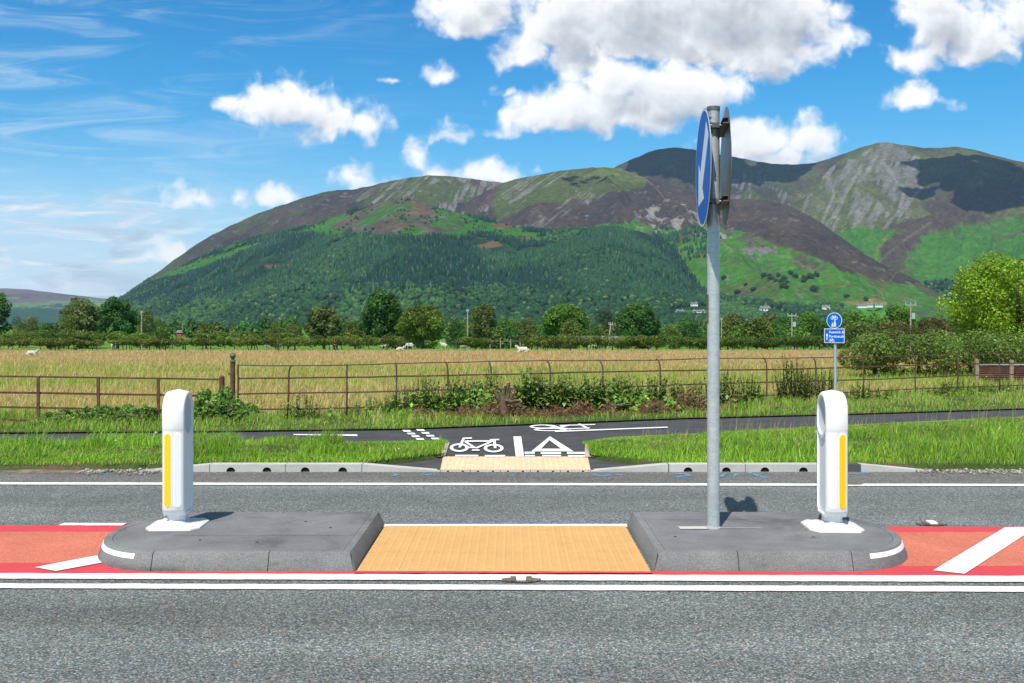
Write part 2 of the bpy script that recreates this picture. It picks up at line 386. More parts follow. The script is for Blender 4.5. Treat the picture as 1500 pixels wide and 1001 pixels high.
# sprayed survey marks in the channel
rs = random.Random(3)
def ribbon(mb, pts, w, z):
    P = [Vector((*p[:2], 0)) for p in pts]
    V = []
    for i, p in enumerate(P):
        d = (P[min(i + 1, len(P) - 1)] - P[max(i - 1, 0)]).normalized(); n = Vector((-d.y, d.x, 0))
        V += [tuple(p + n * w + Vector((0, 0, z))), tuple(p - n * w + Vector((0, 0, z)))]
    mb.add(V, [(2 * i, 2 * i + 1, 2 * i + 3, 2 * i + 2) for i in range(len(P) - 1)])
for strokes in ([[(984, 694.5), (1004, 695.5), (1012, 698), (992, 699.5)]], [[(1056, 699), (1064, 694.5), (1072, 699.5), (1080, 695)]],
                [[(1097, 693.5), (1110, 698), (1124, 701)]], [[(868, 696), (884, 699), (896, 696), (912, 697)]], [[(575, 698), (583, 696)]], [[(622, 697), (634, 695.5)]],
                [[(748, 698), (756, 696.5)]], [[(1240, 695), (1275, 694)]], [[(146, 695), (158, 696)]]):
    mb = MB()
    for s in strokes: ribbon(mb, [W(p[0], p[1]) for p in s], 0.022, 0.0085)
    mb.build('spray_mark', M['blue_spray'], road)

# ---- tactile paving of the crossing between the islands
def blisters(mb, x0, x1, y0f, y1f, pitch, r, h, z, inside):
    k = 7
    nx = int((x1 - x0) / pitch)
    for i in range(nx):
        x = x0 + (i + .5) * (x1 - x0) / nx; y = y0f(x) + pitch / 2
        while y < y1f(x) - pitch / 3:
            if inside(x, y):
                V = [(x + r * math.cos(2 * PI * j / k), y + r * math.sin(2 * PI * j / k), z) for j in range(k)]
                V += [(x + r * .6 * math.cos(2 * PI * j / k), y + r * .6 * math.sin(2 * PI * j / k), z + h) for j in range(k)]
                mb.add(V, [(j, (j + 1) % k, (j + 1) % k + k, j + k) for j in range(k)], NG=[tuple(range(k, 2 * k))])
            y += pitch
tp = [W(521, 838.6, .012), W(954, 838.8, .012), W(916, 770.6, .012), W(566, 770.6, .012)]
tact = sheet('tactile_paving', tp, 0.012, M['tactile']); tag(tact, kind='structure')
mb = MB(); blisters(mb, -1.12, 1.00, lambda x: 7.06, lambda x: 8.62, 0.0667, 0.0150, 0.0075, 0.0115, lambda x, y: -1.10 < x < 0.985)
mb.build('blister_rows', M['tactile'], tact, smooth=False)
band('bedding_edge', ((500, 836.6), (960, 837.2)), ((500, 839.4), (960, 839.8)), W(521, 838)[0], W(954, 838)[0], 0.0135, M['red_paint'], tact)

# ---- cycle path behind the verge
ZP = 0.012
farE = [(-700, 642), (-300, 637), (0, 633), (300, 631), (450, 629), (590, 627.5), (680, 624), (770, 620.8), (1000, 612), (1240, 606), (1500, 598), (1800, 589), (2300, 579)]
nearR = [(865.5, 688.4), (861, 669), (861, 649), (882, 644.5), (906, 641), (1032, 636), (1240, 624), (1500, 611.5), (1800, 600), (2300, 588)]
nearL = [(644.6, 688.4), (648.5, 669), (655, 649.2), (560, 648.6), (300, 650), (0, 652), (-300, 656), (-700, 664)]
pw = [W(*p, ZP)[:2] for p in farE] + [W(*p, ZP)[:2] for p in nearR[::-1]] + [W(*p, ZP)[:2] for p in nearL]
path = tag(sheet('cycle_path', pw, ZP, M['tarmac']), kind='structure')
# flares of black tarmac either side of the dropped kerb
for q in ([(648.6, 669), (525, 680.6), (540, 682.2), (644.6, 688.6)], [(860.8, 669), (865.4, 688.6), (968, 682.2), (978, 680.4)]):
    sheet('tarmac_flare', [W(*p, .016) for p in q], .016, M['tarmac'], path)
fq = [W(*p, .018) for p in ((644.8, 688.5), (865.2, 688.5), (860.8, 669), (649, 669))]
ft = sheet('dropped_tactile', fq, .018, M['tactile_pale'], path)
mb = MB(); a, b, c, d = fq
blisters(mb, a[0], b[0], lambda x: a[1], lambda x: d[1], 0.0667, 0.0155, 0.006, 0.0175, lambda x, y: True)
mb.build('blister_rows', M['tactile_pale'], ft)
# edging strips
def pxribbon(name, pts, w, z, m, parent, h=0.0):
    mb = MB(); ribbon(mb, [W(*p, z) for p in pts], w, z); return mb.build(name, m, parent)
pxribbon('edging_strip', [(860, 669.5), (860.2, 649), (881, 644), (905, 640.5), (1031, 635.4), (1240, 623.4), (1500, 611), (1800, 599.5)], .032, .026, M['edging'], path)
pxribbon('edging_strip', [(860.5, 668), (905, 673), (950, 678), (980, 680.4)], .028, .028, M['edging'], path)
pxribbon('edging_strip', [(648.8, 668.3), (655.5, 648.4), (620, 647.8), (560, 648), (300, 649.5), (0, 651)], .030, .026, M['edging'], path)
pxribbon('edging_strip', [(648.5, 668), (600, 673), (560, 677), (524, 680.4)], .026, .028, M['edging'], path)
pxribbon('edging_strip', [(-300, 636.6), (300, 630.6), (590, 627), (770, 620.4), (1000, 611.6), (1240, 605.6), (1500, 597.6)], .02, .024, M['edging'], path)
# white symbols
class Mark(MB):
    zz = 0.0255
    def stroke(s, pts, hx=1.7, hy=1.2):
        s.zz += 0.0004
        P = [Vector((p[0] / hx, p[1] / hy)) for p in pts]; V = []
        for i, p in enumerate(P):
            d = P[min(i + 1, len(P) - 1)] - P[max(i - 1, 0)]
            d = d.normalized() if d.length > 0 else Vector((1, 0)); n = Vector((-d.y, d.x))
            for sg in (1, -1):
                q = p + n * sg; V.append(W(q.x * hx, q.y * hy, s.zz))
        s.add(V, [(2 * i, 2 * i + 1, 2 * i + 3, 2 * i + 2) for i in range(len(P) - 1)])
    def poly(s, pts):
        s.zz += 0.0004; s.add([W(*p, s.zz) for p in pts], NG=[tuple(range(len(pts)))])
    def ring(s, cx, cy, rx, ry, hx, hy, a0=0, a1=360):
        s.stroke([(cx + rx * math.cos(math.radians(a)), cy + ry * math.sin(math.radians(a))) for a in range(a0, a1 + 1, 15)], hx, hy)
def z6(x, y): return (550 + x / 3.575, 580 + y / 3.575)
k = Mark()
k.ring(*z6(439, 271), 11.6, 5.0, 2.4, 1.15); k.ring(*z6(619, 274), 12.2, 5.0, 2.4, 1.15)
for st in ([(458, 222), (505, 221)], [(463, 222), (440, 270)], [(470, 237), (628, 237)], [(468, 238), (520, 272)], [(606, 240), (526, 274)], [(622, 230), (627, 274)],
           [(600, 230), (648, 229)], [(470, 270), (530, 271)], [(505, 284), (545, 284)]):
    k.stroke([z6(*p) for p in st], 1.9, 0.95)
k.build('bicycle_symbol', M['fresh_white'], path)
k = Mark()
o_, i_ = [z6(913, 212), z6(1038, 291), z6(816, 291)], [z6(911, 232), z6(972, 277), z6(868, 277)]
for j in range(3): k.poly([o_[j], o_[(j + 1) % 3], i_[(j + 1) % 3], i_[j]])
k.build('give_way_triangle', M['fresh_white'], path)
k = Mark(); k.poly([z6(722, 213), z6(763, 213), z6(778, 318.5), z6(735, 318.5)]); k.build('path_divider', M['fresh_white'], path)
for x0, x1, y0, y1 in ((418, 537, 309, 318), (572, 678, 310, 319), (782, 834, 309.5, 318), (872, 970, 309, 318), (1007, 1110, 311, 319), (780, 833, 293, 303), (865, 971, 295, 304), (1003, 1113, 294, 305)):
    k = Mark(); k.poly([z6(x0, y0), z6(x1, y0), z6(x1 + 2, y1), z6(x0 + 1, y1)]); k.build('give_way_dash', M['fresh_white'], path)
for (xa, ya), (xb, yb) in (((164, 184), (256, 241)), ((236, 180), (338, 239))):
    for j in range(5):
        f = (j + .5) / 5; x = xa + (xb - xa) * (j / 4); y = ya + (yb - ya) * (j / 4)
        k = Mark(); k.poly([z6(x - 24, y - 5), z6(x + 16, y - 5), z6(x + 24, y + 4), z6(x - 15, y + 4)]); k.build('crossing_square', M['fresh_white'], path)
k = Mark(); k.poly([(813, 631.3), (978, 625.2), (978, 626.6), (813, 633)]); k.build('path_line', M['fresh_white'], path)
k = Mark(); k.poly([(430, 636.0), (523, 636.6), (524, 639.0), (430, 637.4)]); k.build('path_line', M['fresh_white'], path)
k = Mark()
k.ring(796, 625, 18, 2.3, 2.4, 0.6); k.ring(806, 629.4, 22, 1.7, 2.4, 0.6)
for st in ([(820, 623.5), (872, 622)], [(848, 621), (862, 628)], [(820, 629), (864, 627)], [(800, 623), (836, 629)], [(836, 622.5), (812, 628)]): k.stroke(st, 2.0, 0.6)
k.build('bicycle_symbol', M['fresh_white'], path)

# ---- kerb of pale blocks with drain mouths along the far edge of the road
kerb = tag(empty('kerb', (0, 0, 0)), kind='structure')
KT = 0.092
def kx(px): return (px - CX) / F * KERB_Y
def kerb_block(x0, x1, h0, h1, holes=(), m='kerb'):
    g = 0.004
    P = [(x0 + g, 0.002)]
    for hx in holes:
        P += [(hx - .052, .002)] + [(hx + .052 * math.cos(math.radians(a)), .012 + .046 * math.sin(math.radians(a))) for a in range(180, -1, -20)] + [(hx + .052, .002)]
    P += [(x1 - g, .002), (x1 - g, h1), (x0 + g, h0)]
    y0, y1 = KERB_Y, KERB_Y + .16; n = len(P)
    mb = MB(); mb.add([(x, y0, z) for x, z in P] + [(x, y1, z) for x, z in P],
                      [(i, (i + 1) % n, (i + 1) % n + n, i + n) for i in range(n)], NG=[tuple(range(n)), tuple(range(2 * n - 1, n - 1, -1))])
    o = mb.build('kerb_stone', M[m], kerb)
    for hx in holes:
        MB().box(hx - .05, hx + .05, KERB_Y + .02, KERB_Y + .15, .003, .056).build('drain_mouth_dark', M['black'], o)  # solid black block stands in for the shade inside the arched opening
    return o
lx = [kx(v) for v in (307, 418, 530)]; hs = [kx(v) for v in (338, 391, 447, 502)]
kerb_block(kx(206), lx[0], .012, KT); kerb_block(lx[0], lx[1], KT, KT, hs[:2]); kerb_block(lx[1], lx[2], KT, KT, hs[2:])
kerb_block(lx[2], kx(645), KT, .012)
for i in range(5):
    a, b = kx(645 + 44 * i), kx(645 + 44 * (i + 1)); kerb_block(a, b, .012, .012)
    for e in (0.25, 0.75): MB().box(a + (b - a) * e - .012, a + (b - a) * e + .012, KERB_Y - .004, KERB_Y + .03, .0, .0135).build('drain_mouth_dark', M['black'], kerb.children[-1])  # small black block stands in for the shaded slot in the flush kerb
kerb_block(kx(865), kx(979), .012, KT)
rx_ = [kx(v) for v in (980, 1092, 1204)]; hs = [kx(v) for v in (1008, 1064, 1120.6, 1177)]
kerb_block(rx_[0], rx_[1], KT, KT, hs[:2]); kerb_block(rx_[1], rx_[2], KT, KT, hs[2:]); kerb_block(rx_[2], kx(1240), KT, KT)
kerb_block(kx(1240), kx(1261), KT, KT, m='kerb_dark'); kerb_block(kx(1261), kx(1364), KT, .012)

# ================================================================ traffic islands
IZ = 0.13
def island(name, label, sx, xe, xc, rx):
    """sx=+1: square end at +x (left island), nose at -x.  Outline at road level, clockwise list with normals"""
    y0, y1 = 7.05, 8.68; yc, ry = (y0 + y1) / 2, (y1 - y0) / 2
    root = empty(name, (0, 0, 0)); tag(root, label, 'traffic island', 'concrete refuge islands in the middle of the road')
    r = 0.035
    P = []   # going from square-end front corner along the front to the nose, round and back
    def arc(cx, cy, ra, rb, a0, a1, n):
        for i in range(n + 1):
            a = math.radians(a0 + (a1 - a0) * i / n); P.append((cx + sx * ra * math.cos(a), cy + rb * math.sin(a)))
    xe_l = xe - sx * r
    arc(xe_l, y0 + r, r, r, 0, -90, 5)
    for i in range(1, 12): P.append((xe_l + (xc - xe_l) * i / 12, y0))
    arc(xc, yc, rx + .03, ry, 270, 90, 40)
    for i in range(1, 12): P.append((xc + (xe_l - xc) * i / 12, y1))
    arc(xe_l, y1 - r, r, r, 90, 0, 5)
    for i in range(1, 6): P.append((xe, y1 - r + (y0 + r - (y1 - r)) * i / 6))
    n = len(P); ctr = Vector((sum(p[0] for p in P) / n, yc))
    def inset(i, o):
        p = Vector(P[i]); ins = -o
        q = p + N[i] * o
        nc = 6
        if i < nc or i >= n - 5 - nc and i < n - 5:
            if ins > r:
                cxx = xe_l; cyy = (y0 + r) if i < nc else (y1 - r); k = ins - r
                q = Vector((cxx - sx * k, cyy + (k if i < nc else -k)))
        elif i >= n - 5:
            q.y = min(max(q.y, y0 + ins), y1 - ins)
        return q
    N = []
    for i in range(n):
        d = Vector(P[(i + 1) % n]) - Vector(P[i - 1]); nn = Vector((d.y, -d.x)).normalized()
        if nn.dot(Vector(P[i]) - ctr) < 0: nn = -nn
        N.append(nn)
    prof = [(0, -0.01), (-.004, .02), (-.046, IZ - .010), (-.051, IZ - .003), (-.060, IZ), (-.105, IZ - .0005), (-.105, .0)]
    # segments of the kerb, split at the joints
    front_len = 12
    joints = [0 + 3, 6 + 4, 6 + 11, 6 + 11 + 20, 6 + 11 + 40, n - 12 - 6]
    joints = sorted(set(joints)); segs = [(joints[i], joints[(i + 1) % len(joints)]) for i in range(len(joints))]
    for a, b in segs:
        idx = []; i = a
        while True:
            idx.append(i % n)
            if i % n == b % n: break
            i += 1
        V = []
        for q, i in enumerate(idx):
            p = Vector(P[i])
            if q == 0: p = p + (Vector(P[idx[1]]) - p).normalized() * .003
            if q == len(idx) - 1: p = p + (Vector(P[idx[-2]]) - p).normalized() * .003
            V += [(*(inset(i, o) + (p - Vector(P[i]))), z) for o, z in prof]
        k = len(prof); mb = MB()
        mb.add(V, [(i * k + j, i * k + j + 1, (i + 1) * k + j + 1, (i + 1) * k + j) for i in range(len(idx) - 1) for j in range(k - 1)],
               NG=[tuple(range(k)), tuple(range((len(idx) - 1) * k, len(idx) * k))])
        mb.build('kerb_segment', M['island_kerb'], root, smooth='auto')
    for ch in root.children: ch.data.set_sharp_from_angle(angle=math.radians(28))
    top = [(*inset(i, -.108), IZ - .0015) for i in list(range(2, n - 8))]; n = len(top)
    mb = MB(); mb.add(top + [(x, y, 0) for x, y, z in top], [(i, (i + 1) % n, (i + 1) % n + n, i + n) for i in range(n)], NG=[tuple(range(n))])
    plat = mb.build('platform', M['island_top'], root)
    # white reflective band round the shoulder of the nose (front half)
    i0 = 6 + 11; idx = list(range(i0 + 3, i0 + 16))
    V = []
    for i in idx:
        p = Vector(P[i]); V += [(*(p + N[i] * o), z) for o, z in ((-.030, IZ * .62), (-.0435, IZ * .88))]
    mb = MB(); mb.add([(x, y, z) for x, y, z in V], [(2 * i, 2 * i + 1, 2 * i + 3, 2 * i + 2) for i in range(len(idx) - 1)])
    so = mb.build('reflective_band', M['fresh_white'], root); s = so.modifiers.new('thick', 'SOLIDIFY'); s.thickness = .006; s.offset = 0
    return root, plat
isl_l, pl_l = island('traffic_island', 'low dark grey concrete island whose rounded nose points left, carrying just one bollard', 1, -1.105, -2.56, .60)
isl_r, pl_r = island('traffic_island', 'low dark grey concrete island whose rounded nose points right, carrying the tall sign post', -1, .995, 2.42, .60)
for pl, (x, y) in ((pl_l, (-2.35, 7.5)), (pl_l, (-1.9, 7.42)), (pl_l, (-1.45, 7.95)), (pl_r, (1.25, 7.62)), (pl_r, (2.3, 7.6)), (pl_l, (-1.7, 8.2))):
    mb = MB(); kk = 10; V = [(x + .012 * math.cos(2 * PI * j / kk), y + .012 * math.sin(2 * PI * j / kk), IZ + .0015) for j in range(kk)]
    mb.add(V, NG=[tuple(range(kk))]); mb.build('fixing_plug', M['black'], pl)
# long seams across the slabs
for pl, pts in ((pl_l, [(-2.6, 7.66), (-1.22, 7.655)]), (pl_r, [(1.11, 8.27), (2.6, 8.275)])):
    mb = MB(); ribbon(mb, pts, .0018, IZ + .001); mb.build('seam', M['black'], pl)
mb = MB(); ribbon(mb, [(1.66, 7.935), (1.98, 7.925)], .006, IZ + .003); mb.build('mortar_patch', M['kerb'], pl_r)
mb = MB(); ribbon(mb, [(1.33, 7.93), (1.55, 7.93)], .05, IZ + .0045); mb.build('mortar_patch', M['kerb'], pl_r)

# ================================================================ bollards
def strip_poly(w, z0, z1, n=8):
    P = []
    for i in range(n + 1):
        a = PI * i / n; P.append((w * math.cos(a), z1 - w + w * math.sin(a)))
    for i in range(n + 1):
        a = PI + PI * i / n; P.append((w * math.cos(a), z0 + w + w * math.sin(a)))
    return P
def bollard(label, loc, outer, rz):
    root = empty('bollard', loc, rz); tag(root, label, 'bollard', 'white bollards on the traffic islands')
    hx = 0.086
    def profile(ab, ah, top):
        zc = 0.925
        left = [(-ab * .78, .100), (-ab * .80, .112), (-ab * .95, .138), (-ab, .155), (-ab, .770), (-(ab * .5 + ah * .5), .785), (-ah, .80), (-ah, .86)]
        arc = [(ah * math.cos(math.radians(a)), zc + (top - zc) * math.sin(math.radians(a))) for a in range(180, -1, -12)]
        return left + arc + [(-y, z) for y, z in left[::-1]]
    ps, pq, pm = profile(.134, .141, 1.072), profile(.142, .150, 1.083), profile(.166, .174, 1.100); n = len(ps)
    V = []
    for x, pp in ((-hx, ps), (-hx + .009, pq), (0, pm), (hx - .009, pq), (hx, ps)): V += [(x, y, z) for y, z in pp]
    me_faces = [(c * n + i, c * n + i + 1, (c + 1) * n + i + 1, (c + 1) * n + i) for c in range(4) for i in range(n - 1)]
    me_faces += [(c * n, (c + 1) * n, (c + 2) * n - 1, (c + 1) * n - 1) for c in range(4)]
    jn = 6   # head starts here
    sides = []
    for base, x in ((0, -hx), (4 * n, hx)):
        st = len(V); low = []
        for a in range(1, 12):
            k = -1 + a / 6; low.append(len(V)); V.append((x, .141 * k, .80 - .075 * (1 - k * k)))
        head = [base + i for i in range(jn, n - jn)] + low[::-1]
        body = [base + i for i in range(0, jn + 1)] + low + [base + i for i in range(n - jn - 1, n)]
        sides += [head, body]
    bm = bmesh.new(); bv = [bm.verts.new(v) for v in V]; bm.verts.ensure_lookup_table()
    for f in me_faces: bm.faces.new([bv[i] for i in f])
    sf = [bm.faces.new([bv[i] for i in f]) for f in sides]
    bmesh.ops.recalc_face_normals(bm, faces=bm.faces)
    rims = []
    for q, f in enumerate(sf):
        lo = list(f.verts); x = lo[0].co.x; sg = 1 if x > 0 else -1; cz, kz, k2 = ((.893, .905, .88), (.45, .952, .94))[q % 2]
        bm.faces.remove(f); l1 = [bm.verts.new((x, v.co.y * .86, cz + (v.co.z - cz) * kz)) for v in lo]; l2 = [bm.verts.new((x - sg * .013, v.co.y * .82, cz + (v.co.z - cz) * k2)) for v in lo]; m = len(lo)
        for A, B in ((lo, l1), (l1, l2)):
            for i in range(m): bm.faces.new([A[i], A[(i + 1) % m], B[(i + 1) % m], B[i]])
        if q % 2: bm.faces.new(l2)
        else: rims.append([tuple(v.co) for v in l2])
    bmesh.ops.recalc_face_normals(bm, faces=bm.faces)
    for f in bm.faces: f.smooth = True
    me = bpy.data.meshes.new('body'); bm.to_mesh(me); bm.free(); me.set_sharp_from_angle(angle=math.radians(62))
    body = link('body', me, M['bollard'], root)
    # concave dishes in the head
    for rim in rims:
        kk = len(rim); sg = 1 if rim[0][0] > 0 else -1; rings = 6; V = []
        for q in range(rings):
            f = 1 - q / rings; V += [(x - sg * .034 * (1 - f * f), y * f, .893 + (z - .893) * f) for x, y, z in rim]
        V.append((rim[0][0] - sg * .034, 0, .893)); mb = MB()
        mb.add(V, [(q * kk + j, q * kk + (j + 1) % kk, (q + 1) * kk + (j + 1) % kk, (q + 1) * kk + j) for q in range(rings - 1) for j in range(kk)], [((rings - 1) * kk + j, (rings - 1) * kk + (j + 1) % kk, rings * kk) for j in range(kk)])
        mb.build('dish', M['bollard_dish'], root, smooth=True)
    # fluted facets: yellow outside, white inside, front and back
    for fy in (-1, 1):
        for sx in (-1, 1):
            a = Vector((sx * (hx - .009), fy * .142, 0)); c = Vector((0, fy * .166, 0)); u = (c - a).normalized(); mid = (a + c) / 2
            nn = Vector((u.y, -u.x, 0)); nn = nn if nn.y * fy > 0 else -nn
            for w, z0, z1, off, nm, mt in ((.0365, .160, .765, .0016, 'flute', 'bollard'), (.0285, .170, .757, .0046, 'reflective_strip', 'yellow' if sx == outer else 'white_refl')):
                P = strip_poly(w, z0, z1); q = len(P)
                V = [tuple(mid + u * p + nn * (-.004) + Vector((0, 0, z))) for p, z in P] + [tuple(mid + u * p + nn * off + Vector((0, 0, z))) for p, z in P]
                mb = MB(); mb.add(V, [(i, (i + 1) % q, (i + 1) % q + q, i + q) for i in range(q)], NG=[tuple(range(q)), tuple(range(q, 2 * q))])
                mb.build(nm, M[mt], body, bevel=.0012, seg=1)
    # waisted neck over the foot
    lv = [(.072, .105, .018), (.068, .10, .06), (.068, .10, .09), (.072, .105, .108)]
    mb = MB(); kk = 8; V = []
    for ax, ay, z in lv:
        V += [(ax * sx, ay * sy, z) for sx, sy in ((-1, -.55), (-.5, -1), (.5, -1), (1, -.55), (1, .55), (.5, 1), (-.5, 1), (-1, .55))]
    mb.add(V, [(i * kk + j, i * kk + (j + 1) % kk, (i + 1) * kk + (j + 1) % kk, (i + 1) * kk + j) for i in range(len(lv) - 1) for j in range(kk)], NG=[tuple(range((len(lv) - 1) * kk, len(lv) * kk))])
    mb.build('neck', M['bollard'], root, bevel=.006)
    # splayed foot plate
    lv = [(.215, .235, 0), (.212, .232, .012), (.15, .17, .024), (.13, .15, .03), (.085, .115, .036)]
    mb = MB(); V = []
    for ax, ay, z in lv:
        V += [(ax * sx, ay * sy, z) for sx, sy in ((-1, -.62), (-.74, -1), (.74, -1), (1, -.62), (1, .62), (.74, 1), (-.74, 1), (-1, .62))]
    mb.add(V, [(i * kk + j, i * kk + (j + 1) % kk, (i + 1) * kk + (j + 1) % kk, (i + 1) * kk + j) for i in range(len(lv) - 1) for j in range(kk)], NG=[tuple(range((len(lv) - 1) * kk, len(lv) * kk))])
    foot = mb.build('foot', M['bollard_foot'], root, bevel=.005)
    for sx in (-1, 1):
        for sy in (-1, 1):
            mb = MB(); mb.tube([(sx * .15, sy * .155, .012), (sx * .15, sy * .155, .028)], .011, 8); mb.build('bolt', M['bollard_foot'], foot, bevel=.003)
    # low rounded saddle in front of the neck
    mb = MB(); mb.ball((0, -.02, .02), .1, 16, 8, (1.1, 1.6, .42)); mb.build('saddle', M['bollard_foot'], root, smooth=True)
    return root
bollard('white self-righting bollard with its yellow strip on the left, alone on the left-hand island', (-2.70, 8.05, IZ), -1, 0.05)
bollard('white self-righting bollard with its yellow strip on the right, beside the tall sign post', (2.565, 7.98, IZ), 1, -0.04)

# ================================================================ keep left sign post
px_, py_ = 1.604, 7.93
sp = empty('traffic_sign', (px_, py_, IZ)); tag(sp, 'tall galvanised post on the right island carrying a round blue arrow sign', 'traffic sign')
PT = 3.485 - IZ
mb = MB(); mb.tube([(0, 0, 0), (0, 0, PT - .03)], .049, 28); post = mb.build('post', M['galv'], sp, smooth='auto')
mb = MB(); mb.tube([(0, 0, PT - .032), (0, 0, PT)], .0525, 28); mb.build('post_cap', M['galv_dark'], sp, smooth='auto')
mb = MB(); mb.tube([(.0, 0, .0), (0, 0, .012)], .058, 28); mb.build('collar', M['kerb'], sp)
mb = MB(); mb.box(-.0505, -.044, -.026, -.008, 1.63, 1.86); mb.build('paint_scrape', M['rust'], post)
def disc_face(parent, m, r, thick, name, k=56):
    mb = MB(); mb.prism([(r * math.cos(2 * PI * i / k), r * math.sin(2 * PI * i / k)) for i in range(k)], 0, thick); return mb.build(name, m, parent, smooth='auto')
def plate_frame(o, origin, n, ):
    """put a part whose local +Z faces along n (horizontal), local +Y is up"""
    n = Vector(n).normalized(); up = Vector((0, 0, 1)); x = up.cross(n).normalized()
    o.matrix_local = Matrix(((x.x, up.x, n.x, origin[0]), (x.y, up.y, n.y, origin[1]), (x.z, up.z, n.z, origin[2]), (0, 0, 0, 1)))
def flat(name, poly, z0, z1, m, parent):
    mb = MB(); mb.prism(poly, z0, z1); return mb.build(name, m, parent)
def down_left_arrow(s):
    # pointing down and to the reader's left at 45 degrees, broad shaft with a square-cut head
    P = [(-.205, .0), (-.205, .47), (.0, .27), (.0, .27)]
    # in arrow space: tip at origin along -v ; build as head + shaft
    pts = [(0, -1.0), (.56, -.34), (.24, -.34), (.24, .96), (-.24, .96), (-.24, -.34), (-.56, -.34)]
    c, sn = math.cos(math.radians(-45)), math.sin(math.radians(-45))
    return [((x * c - y * sn) * s, (x * sn + y * c) * s) for x, y in pts]
SZ = 1.75 - (246 - 476) / F * 7.9 - IZ
def keep_left(parent, off, n, full):
    f = disc_face(parent, M['galv_back'], .468, .004, 'sign_plate'); plate_frame(f, off, n)
    for rr, t0, t1, mt, nm in ((.463, .0042, .0052, 'sign_white', 'sign_border'), (.447, .0054, .0062, 'sign_blue', 'sign_face')):
        kk = 56; g = flat(nm, [(rr * math.cos(2 * PI * i / kk), rr * math.sin(2 * PI * i / kk)) for i in range(kk)], t0, t1, M[mt], f)
    pts = [(x, y) for x, y in down_left_arrow(.39)]
    flat('arrow', pts, .0064, .0072, M['sign_white'], f)
    return f
fl = keep_left(sp, (-.080, -.01, SZ), (-.998, .06, 0), True)
fr = keep_left(sp, (.100, .02, SZ + .02), (.993, -.120, 0), True)
for zz in (SZ + .33, SZ - .27):
    for ff, dz, fz in ((fl, .026, SZ), (fr, .044, SZ + .02)):
        mb = MB(); yy = zz - fz; w = .30 if abs(yy) < .33 else .27
        mb.box(-w, w, yy - .024, yy - .016, -dz, -.0005); mb.box(-w, w, yy - .016, yy + .016, -.006, -.0005); mb.box(-w, w, yy + .016, yy + .024, -dz, -.0005)
        mb.build('channel', M['galv_dark'], ff)
    mb = MB(); mb.tube([(0, 0, zz - .022), (0, 0, zz + .022)], .0535, 24); mb.box(-.03, .03, -.085, -.045, zz - .02, zz + .02); mb.build('clamp', M['galv_dark'], sp, smooth='auto')
    mb = MB(); mb.tube([(-.05, -.07, zz), (.05, -.07, zz)], .007, 8); mb.build('clamp_bolt', M['galv'], sp)

# ================================================================ small cycle sign by the path
def txt(body, size, name, m, parent, x, y, z):
    cu = bpy.data.curves.new(name, 'FONT'); cu.body = body; cu.size = size; cu.extrude = .0006; cu.offset = .0012; cu.resolution_u = 4
    to = bpy.data.objects.new(name + '_tmp', cu); COL.objects.link(to)
    dg = bpy.context.evaluated_depsgraph_get(); me = bpy.data.meshes.new_from_object(to.evaluated_get(dg))
    bpy.data.objects.remove(to); bpy.data.curves.remove(cu)
    me.materials.clear(); o = link(name, me, m, parent, (x, y, z)); return o
def bike_parts(mb, cx, cy, s, z):
    def st(P, w):
        P = [(cx + p[0] * s, cy + p[1] * s) for p in P]; mb2 = MB(); ribbon(mb2, P, w * s, 0)
        mb.add([(v[0], v[1], z + bike_parts.k) for v in mb2.V], mb2.Q); bike_parts.k += .0002
    for wx in (-.58, .58): st([(wx + .38 * math.cos(a * PI / 8), -.2 + .38 * math.sin(a * PI / 8)) for a in range(17)], .075)
    for P in ([(-.58, -.2), (-.35, .32), (.32, .34)], [(-.35, .32), (.0, -.2), (-.58, -.2)], [(.0, -.2), (.34, .34)], [(.58, -.2), (.3, .52), (.52, .55)], [(-.4, .32), (-.44, .5)], [(-.62, .5), (-.28, .5)]): st(P, .07)
bike_parts.k = 0
bx, by = at(1223.5, 21.0)[:2]
cs = empty('cycle_sign', (bx, by, 0)); tag(cs, 'slim grey post by the fence carrying a round blue bicycle sign above a blue panel', 'cycle sign')
ht = zat(459, 21.0)
mb = MB(); mb.tube([(0, 0, -.05), (0, 0, ht)], .030, 16); mb.build('post', M['galv'], cs, smooth='auto')
nv = Vector((-.66, -.75, 0)).normalized()
zc = zat(469.8, 21); f = disc_face(cs, M['sign_white'], .168, .004, 'round_sign', 40); plate_frame(f, (nv.x * .045, nv.y * .045, zc), nv)
kk = 40; flat('blue_face', [(.157 * math.cos(2 * PI * i / kk), .157 * math.sin(2 * PI * i / kk)) for i in range(kk)], .0045, .0055, M['sign_blue2'], f)
mb = MB(); bike_parts(mb, 0, .066, .073, .006); mb.build('bicycle_symbol', M['sign_white'], f)
def figure(parent, cx, y0, h):
    mb = MB(); mb.prism([(cx + .10 * h * math.cos(2 * PI * i / 12), y0 + h * .90 + .10 * h * math.sin(2 * PI * i / 12)) for i in range(12)], .006, .0068)
    mb.prism([(cx - .15 * h, y0 + .38 * h), (cx - .06 * h, y0 + .76 * h), (cx + .10 * h, y0 + .76 * h), (cx + .17 * h, y0 + .36 * h), (cx + .14 * h, y0), (cx + .03 * h, y0), (cx + .0 * h, y0 + .34 * h), (cx - .05 * h, y0), (cx - .16 * h, y0)], .006, .0068)
    mb.build('walker_symbol', M['sign_white'], parent)
figure(f, .012, -.135, .16); figure(f, -.042, -.135, .10)
z0, z1 = zat(502.5, 21), zat(481.5, 21); hw = .222
pl = MB(); pl.box(-hw, hw, z0 - (z0 + z1) / 2, (z1 - z0) / 2, 0, .004); pan = pl.build('direction_panel', M['sign_white'], cs); plate_frame(pan, (nv.x * .045, nv.y * .045, (z0 + z1) / 2), nv)
